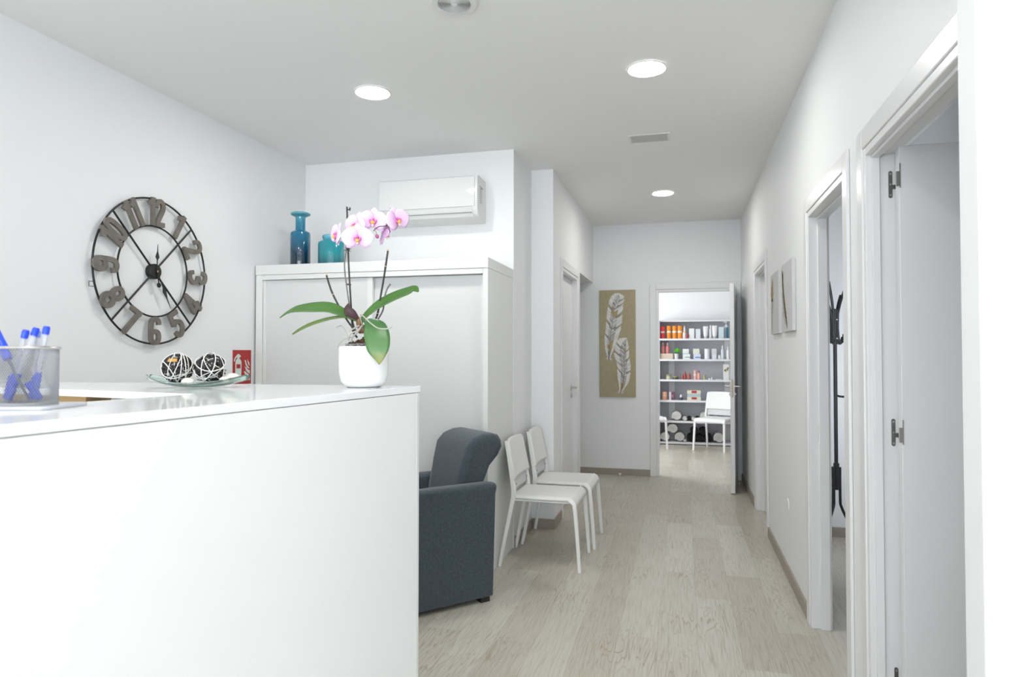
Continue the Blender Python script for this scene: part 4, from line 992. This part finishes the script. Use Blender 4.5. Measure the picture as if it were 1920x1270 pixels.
pm = {}
def cm(col, rough=.45):
    k = (tuple(col), rough)
    if k not in pm:
        nm = 'pack_' + '_'.join('%02x' % int(c * 255) for c in col); pm[k] = mat(nm, col, rough)
    return pm[k]
def item_box(name, S_, row, col, label, cat, y=10.29, depth=None, band=None, z0=0.0, group=None, y_off=0):
    x, w, h = S_; d = depth or min(.09, max(.04, w)); zb = TOPS[row] + z0 + .0004
    t = thing(name, label, cat, (x, y, zb), (0, 0, R(random.uniform(-3, 3))), group)
    MB().box(-w / 2, -d / 2, 0, w / 2, d / 2, h).build('carton', cm(col), t, bevel=.0015, smooth=False)
    if band:
        a, b, c, u0, u1 = band
        MB().box(w * (u0 - .5), -d / 2 - .0008, h * a, w * (u1 - .5), -d / 2 + .0005, h * b).build('printed_band', cm(c), t, smooth=False)
    return t
def item_round(name, S_, row, col, label, cat, shape='tin', col2=None, y=10.28, z0=0.0, group=None):
    x, w, h = S_; r = w / 2; zb = TOPS[row] + z0 + .0004; c2 = cm(col2 or (.75, .75, .75))
    t = thing(name, label, cat, (x, y, zb), (0, 0, 0), group); c1 = cm(col)
    if shape == 'tin':
        MB().lathe([(0, 0), (r * .96, 0), (r, .004), (r, h - .006), (r * .94, h), (0, h)], 28).build('can', c1, t)
        MB().lathe([(r * 1.006, h * .46), (r * 1.012, h * .47), (r * 1.012, h * .59), (r * 1.006, h * .60)], 28).build('white_band', c2, t)
    elif shape == 'bottle':
        MB().lathe([(0, 0), (r * .94, 0), (r, .004), (r, h * .60), (r * .85, h * .68), (r * .40, h * .74), (r * .38, h * .78), (0, h * .78)], 24).build('bottle_body', c1, t)
        MB().lathe([(r * .48, h * .76), (r * .48, h * .90), (r * .34, h * .99), (0, h)], 20).build('cap', c2, t)
    elif shape == 'nozzle':
        MB().lathe([(0, 0), (r * .94, 0), (r, .004), (r, h * .42), (r * .90, h * .50), (0, h * .50)], 24).build('bottle_body', c1, t)
        MB().lathe([(r * .93, h * .40), (r * 1.0, h * .46), (r * .7, h * .54), (0, h * .54)], 20).build('collar', c2, t)
        MB().lathe([(r * .60, h * .54), (r * .55, h * .75), (r * .22, h * .96), (0, h)], 20).build('nozzle', cm((.78, .77, .74)), t)
    elif shape == 'tube':
        MB().lathe([(0, 0), (r * .60, 0), (r * .62, h * .16), (0, h * .16)], 20).build('cap', c2, t)
        m = MB(); rows = []
        for k, (rx, ry, z) in enumerate(((.62, .62, .161), (.80, .78, .22), (.90, .72, .5), (.98, .40, .82), (1.0, .08, .97), (1.0, .06, 1.0))):
            rows.append([m.bm.verts.new((r * rx * math.cos(a), r * ry * math.sin(a), h * z)) for a in [2 * PI * i / 24 for i in range(24)]])
        for a, b in zip(rows, rows[1:]):
            for j in range(24): m._f([a[j], a[(j + 1) % 24], b[(j + 1) % 24], b[j]])
        m._f(rows[0][::-1]); m._f(rows[-1]); m.build('tube_body', c1, t)
    elif shape == 'pump':
        MB().lathe([(0, 0), (r * .94, 0), (r, .004), (r, h * .66), (r * .80, h * .74), (r * .34, h * .77), (0, h * .77)], 24).build('bottle_body', c1, t)
        m = MB().lathe([(0, h * .77), (r * .34, h * .77), (r * .34, h * .83), (r * .12, h * .84), (r * .12, h * .95), (0, h * .95)], 20); m.box(-r * .9, -r * .22, h * .94, r * .3, r * .22, h)
        m.build('pump_head', c2, t)
    elif shape == 'jar':
        MB().lathe([(0, 0), (r * .94, 0), (r, .003), (r, h * .62), (r * .92, h * .66), (0, h * .66)], 28).build('jar_body', c1, t)
        MB().lathe([(r * .96, h * .665), (r * .98, h * .69), (r * .98, h * .97), (r * .92, h), (0, h)], 28).build('lid', c2, t)
    return t
W_ = (.78, .78, .77); PW = (.66, .70, .74)
# top shelf
item_round('spray_can', (-0.28, 0.062, 0.184), 0, (.80, .05, .05), 'red can with a white band at the left end of the top shelf', 'can', col2=(.85, .70, .68))
for s_, lab in (((-0.188, 0.061, 0.19), 'orange can with white band, leftmost of the three orange cans'), ((-0.106, 0.061, 0.19), 'orange can with white band, middle of the three orange cans'), ((-0.028, 0.063, 0.19), 'orange can with white band, rightmost of the three orange cans')):
    item_round('spray_can', s_, 0, (.95, .28, .01), lab, 'can', col2=(.90, .78, .62), group='orange cans on the top shelf')
item_round('nozzle_bottle', (0.038, 0.052, 0.195), 0, (.75, .72, .68), 'white nozzle bottle with an orange collar beside the orange cans', 'bottle', 'nozzle', (.80, .35, .12))
item_round('small_bottle', (0.081, 0.034, 0.068), 0, (.30, .04, .05), 'tiny dark red bottle beside the white nozzle bottle, top shelf', 'bottle', 'jar', (.35, .06, .07), y=10.25)
item_box('carton', (0.141, 0.076, 0.149), 0, W_, 'plain white carton, taller left one of the top shelf pair', 'box')
item_box('carton', (0.234, 0.068, 0.141), 0, PW, 'plain pale grey carton, right one of the top shelf pair', 'box')
item_round('cream_tube', (0.342, 0.074, 0.181), 0, W_, 'white cream tube standing on its cap, left one on the top shelf', 'tube', 'tube', (.60, .60, .60), group='cream tubes on the top shelf')
item_round('slim_bottle', (0.411, 0.037, 0.198), 0, PW, 'slim pale bottle between the two cream tubes on the top shelf', 'bottle', 'bottle', W_)
item_round('cream_tube', (0.469, 0.075, 0.19), 0, W_, 'white cream tube standing on its cap, right one on the top shelf', 'tube', 'tube', (.52, .54, .55), group='cream tubes on the top shelf')
item_box('carton', (0.561, 0.071, 0.168), 0, (.62, .72, .76), 'pale blue carton near the right end of the top shelf', 'box')
item_round('pump_bottle', (0.637, 0.081, 0.25), 0, (.70, .74, .75), 'large white pump bottle at the right end of the top shelf', 'bottle', 'pump', W_, y=10.36)
item_box('carton', (0.646, 0.033, 0.162), 0, (.01, .13, .20), 'narrow dark teal carton in front of the large pump bottle', 'box', y=10.245, depth=.04)
# second shelf
item_box('wooden_crate', (-0.225, 0.189, 0.081), 1, (.62, .50, .38), 'low cream wooden crate carrying two pink bottles, second shelf', 'box', depth=.12, band=(.82, .98, (.70, .60, .50), .02, .98))
hb = .082
for s_, lab in (((-0.276, 0.053, 0.168), 'left pink bottle standing on the cream crate'), ((-0.209, 0.053, 0.168), 'right pink bottle standing on the cream crate')):
    item_round('pink_bottle', s_, 1, (.68, .22, .22), lab, 'bottle', 'bottle', (.72, .42, .42), z0=.0817, group='pink bottles on the crate')
pp = thing('small_plant', 'small bright green plant in a white pot on the second shelf', 'plant', ((-0.083, 0.063, 0.087)[0] , 10.27, TOPS[1] + .0004))
MB().lathe([(0, 0), (.026, 0), (.030, .004), (.034, .080), (.031, .080), (.029, .074), (0, .074)], 28).build('pot', cm((.72, .74, .72)), pp)
m = MB(); rg = random.Random(8)
for k in range(90):
    a = rg.uniform(0, 6.28); b_ = rg.uniform(0, 1.3); q = Vector((.018 + .044 * math.cos(a) * math.sin(b_), .03 * math.sin(a) * math.sin(b_), .092 + .062 * math.cos(b_) * rg.uniform(.6, 1.1)))
    m.ell(q, (.012, .008, .005), 7, 4, rot=Euler((rg.uniform(-1, 1), rg.uniform(-1, 1), rg.uniform(0, 6))).to_matrix())
m.build('foliage', mat('bright_green_leaves', (.12, .52, .02), .5, noise_amt=.4, noise_scale=60), pp)
item_box('carton', (0.065, 0.107, 0.075), 1, (.72, .75, .73), 'white carton with dark stripe, bottom of the left carton stack', 'box', band=(.30, .45, (.10, .28, .24), .3, 1.0), group='cartons stacked on the second shelf')
item_box('carton', (0.056, 0.093, 0.036), 1, (.70, .74, .72), 'white carton, middle one of the three-high stack on second shelf', 'box', z0=.0760, band=(.05, .25, (.25, .42, .36), 0, 1.0), group='cartons stacked on the second shelf')
item_box('carton', (0.055, 0.09, 0.037), 1, (.78, .79, .78), 'white carton, topmost of the three-high stack on second shelf', 'box', z0=.1131, group='cartons stacked on the second shelf')
item_box('carton', (0.218, 0.102, 0.075), 1, (.60, .65, .78), 'pale blue carton with blue stripe under the cream carton', 'box', band=(.25, .45, (.08, .16, .50), .25, 1.0))
item_box('carton', (0.206, 0.09, 0.078), 1, (.68, .68, .56), 'cream carton stacked on the pale blue carton, second shelf', 'box', z0=.0760)
item_round('white_bottle', (0.36, 0.075, 0.152), 1, (.74, .75, .80), 'white round bottle with blue print right of the cream carton', 'bottle', 'jar', W_)
item_box('carton', (0.462, 0.066, 0.073), 1, PW, 'lower grey-white carton of the two-high stack on second shelf', 'box')
item_box('carton', (0.461, 0.069, 0.078), 1, (.60, .61, .62), 'upper grey carton of the two-high stack on second shelf', 'box', z0=.0748)
item_round('cream_jar', (0.538, 0.047, 0.06), 1, W_, 'small white cream jar beside the slim bottles, second shelf', 'jar', 'jar', PW)
item_round('slim_bottle', (0.579, 0.045, 0.203), 1, PW, 'slim pale bottle right of the small cream jar', 'bottle', 'bottle', W_)
item_round('slim_bottle', (0.655, 0.041, 0.19), 1, W_, 'slim white bottle at the right end of the second shelf', 'bottle', 'bottle', PW)
# third shelf
item_round('cream_jar', (-0.196, 0.076, 0.072), 2, (.52, .50, .34), 'olive and white jar at the left end of the third shelf', 'jar', 'jar', (.30, .28, .18))
item_round('cream_jar', (-0.093, 0.085, 0.047), 2, (.06, .06, .03), 'low black jar with olive lid on the third shelf', 'jar', 'jar', (.34, .32, .12))
item_round('red_bottle', (0.009, 0.033, 0.066), 2, (.32, .07, .05), 'short red-brown bottle left of the tall one, third shelf', 'bottle', 'jar', (.36, .10, .07))
item_round('red_bottle', (0.044, 0.044, 0.122), 2, (.34, .07, .06), 'tall red-brown bottle, tallest red one on the third shelf', 'bottle', 'bottle', (.40, .10, .08))
item_round('red_bottle', (0.103, 0.05, 0.11), 2, (.36, .10, .08), 'red-brown bottle with pale label, right of the tall red one', 'bottle', 'bottle', (.42, .16, .12))
item_round('pink_bottle', (0.19, 0.045, 0.134), 2, (.72, .40, .36), 'pink bottle with dark top, left one on the third shelf', 'bottle', 'tin', (.80, .66, .62))
item_round('pink_bottle', (0.241, 0.046, 0.134), 2, (.74, .38, .30), 'salmon bottle with purple top, right one on the third shelf', 'bottle', 'bottle', (.22, .10, .14))
item_round('small_bottle', (0.321, 0.033, 0.066), 2, (.42, .42, .20), 'small olive bottle in the middle of the third shelf', 'bottle', 'jar', (.38, .36, .10))
item_round('small_jar', (0.395, 0.03, 0.032), 2, W_, 'tiny white jar, left one of the tiny pair on the third shelf', 'jar', 'jar', (.2, .2, .22), group='tiny white jars')
item_round('small_jar', (0.425, 0.029, 0.035), 2, W_, 'tiny white jar, right one of the tiny pair on the third shelf', 'jar', 'jar', (.6, .6, .6), group='tiny white jars')
item_box('flat_tray', (0.52, 0.086, 0.011), 2, (.55, .55, .56), 'flat pale grey tray on the third shelf', 'tray', depth=.06)
gb = item_box('gift_box', (0.627, 0.074, 0.228), 2, (.76, .76, .72), 'tall white gift box with a black and gold pattern', 'box', depth=.07)
gw = (0.627, 0.074, 0.228)
m = MB()
for k, (u, v_, s_) in enumerate(((-.016, .14, .016), (.006, .155, .018), (.022, .172, .014), (-.006, .125, .014), (.018, .145, .013))): m.ell((u, -.0352, v_), (s_, .002, s_ * .7), 12, 6, mi=k % 2)
m.build('printed_pattern', [cm((.05, .05, .03)), cm((.48, .38, .08))], gb)
# fourth shelf
item_round('peach_jar', (-0.256, 0.074, 0.12), 3, (.80, .40, .26), 'peach jar at the left end of the fourth shelf', 'jar', 'tin', (.84, .56, .46))
item_box('carton', (-0.175, 0.031, 0.118), 3, (.66, .62, .68), 'pale lilac carton beside the dark purple carton', 'box', depth=.05)
item_box('carton', (-0.133, 0.053, 0.118), 3, (.16, .06, .10), 'dark purple carton on the fourth shelf', 'box', depth=.05, band=(.35, .65, (.34, .20, .24), .1, .6))
item_round('dropper_bottle', (-0.017, 0.056, 0.085), 3, (.05, .06, .09), 'small dark dropper bottle with white top on the fourth shelf', 'bottle', 'nozzle', (.45, .45, .50))
item_box('carton', (0.169, 0.193, 0.049), 3, (.70, .68, .50), 'long cream carton with red patch, bottom of its stack', 'box', band=(.30, .95, (.40, .03, .04), .32, .70), depth=.1, group='cream cartons on the fourth shelf')
item_box('carton', (0.169, 0.185, 0.046), 3, (.44, .54, .58), 'long grey-blue carton between the two cream cartons', 'box', z0=.0498, depth=.1)
item_box('carton', (0.169, 0.193, 0.05), 3, (.70, .68, .50), 'long cream carton with red patch, topmost of its stack', 'box', z0=.0972, band=(.20, .90, (.40, .03, .04), .32, .70), depth=.1, group='cream cartons on the fourth shelf')
item_box('carton', (0.389, 0.05, 0.078), 3, (.72, .70, .74), 'pale carton left of the pink carton, fourth shelf', 'box', y=10.25, depth=.05)
item_box('carton', (0.415, 0.077, 0.128), 3, (.60, .36, .46), 'pink and white carton behind the chair back, fourth shelf', 'box', y=10.33, band=(.0, .45, (.74, .70, .74), 0, 1))
item_box('carton', (0.535, 0.051, 0.136), 3, (.24, .08, .14), 'dark maroon carton peeking over the chair back', 'box')
# rolled towels
towel = mat('white_terry', (.74, .74, .70), .95, noise_amt=.08, noise_scale=120, bump=.9, bump_scale=350); btowel = mat('black_terry', (.010, .010, .011), .95, noise_amt=.3, noise_scale=100, bump=.8, bump_scale=350)
def towel_roll(x, z, r, material, label, L_=.30, y=10.225, group='rolled towels', sq=.94):
    m = MB(); turns = 3.6; n = 110; outer = []; inner = []; th = r / (turns + .35) * .92
    for i in range(n + 1):
        a = 2 * PI * turns * i / n; rr = r * .12 + (r * .88) * i / n
        outer.append((rr * math.cos(a), rr * math.sin(a) * sq)); ri = max(rr - th * .82, .001); inner.append((ri * math.cos(a), ri * math.sin(a) * sq))
    F = [[m.bm.verts.new((p[0], yy, p[1])) for p in ring_] for ring_, yy in ((outer, 0), (inner, 0), (outer, L_), (inner, L_))]
    for i in range(n):
        m._f([F[0][i], F[0][i + 1], F[1][i + 1], F[1][i]]); m._f([F[2][i], F[3][i], F[3][i + 1], F[2][i + 1]])
        m._f([F[0][i], F[2][i], F[2][i + 1], F[0][i + 1]]); m._f([F[1][i], F[1][i + 1], F[3][i + 1], F[3][i]])
    m._f([F[0][0], F[1][0], F[3][0], F[2][0]]); m._f([F[0][n], F[2][n], F[3][n], F[1][n]])
    o = m.build('towel_roll', material, loc=(x, y, z), rot=(0, R(random.uniform(0, 360)), 0), angle=50)
    o.rotation_euler = (0, 0, 0)
    tag(o, label, 'towel', group); return o
def tw(S_, row, mt, label, z0=0.0, y=10.225, group='rolled towels'):
    x, w, h = S_; r = w / 2
    return towel_roll(x, TOPS[row] + r * .94 + z0 + .001, r, mt, label, y=y, group=group)
tw((-0.081, 0.149, 0.141), 4, towel, 'big white rolled towel, leftmost on the fifth shelf')
tw((0.037, 0.068, 0.082), 4, towel, 'small white rolled towel beside the big one on the fifth shelf')
tw((0.102, 0.057, 0.082), 4, btowel, 'small black rolled towel, left one on the fifth shelf', group='rolled black towels')
tw((0.161, 0.057, 0.078), 4, towel, 'small white rolled towel between two black ones')
tw((0.222, 0.059, 0.091), 4, btowel, 'small black rolled towel, right one on the fifth shelf', group='rolled black towels')
tw((0.327, 0.141, 0.141), 4, towel, 'big white rolled towel beside the chair back on the fifth shelf')
tw((0.478, 0.085, 0.097), 4, towel, 'white rolled towel seen under the chair backrest, fifth shelf')
tw((-0.252, 0.145, 0.147), 5, towel, 'white rolled towel at the left end of the bottom shelf')
tw((-0.038, 0.15, 0.149), 5, towel, 'white rolled towel lower right of the three-towel pyramid')
x1, w1, h1 = (-0.137, 0.154, 0.156)
towel_roll(x1, TOPS[5] + w1 / 2 * .94 + .1215, w1 / 2, towel, 'white rolled towel on top of the three-towel pyramid')
tw((0.038, 0.046, 0.037), 5, towel, 'tiny white rolled cloth beside the pyramid of towels')
tw((0.519, 0.154, 0.168), 5, towel, 'white rolled towel behind the chair leg on the bottom shelf', group='rolled towels')
for s_, lab in (((0.125, 0.118, 0.137), 'black rolled towel, leftmost in the bottom shelf pile'), ((0.246, 0.118, 0.137), 'black rolled towel, middle of the bottom row of the pile'), ((0.37, 0.126, 0.143), 'black rolled towel, rightmost in the bottom shelf pile')):
    tw(s_, 5, btowel, lab, group='rolled black towels', y=10.235)
x2, w2, h2 = (0.142, 0.121, 0.131)
towel_roll(x2 + .03, TOPS[5] + w2 / 2 * .94 + .097, w2 / 2, btowel, 'black rolled towel, upper left one of the bottom shelf pile', group='rolled black towels', y=10.235)
x2, w2, h2 = (0.304, 0.12, 0.131)
towel_roll(x2, TOPS[5] + w2 / 2 * .94 + .100, w2 / 2, btowel, 'black rolled towel, upper right one of the bottom shelf pile', group='rolled black towels', y=10.235)
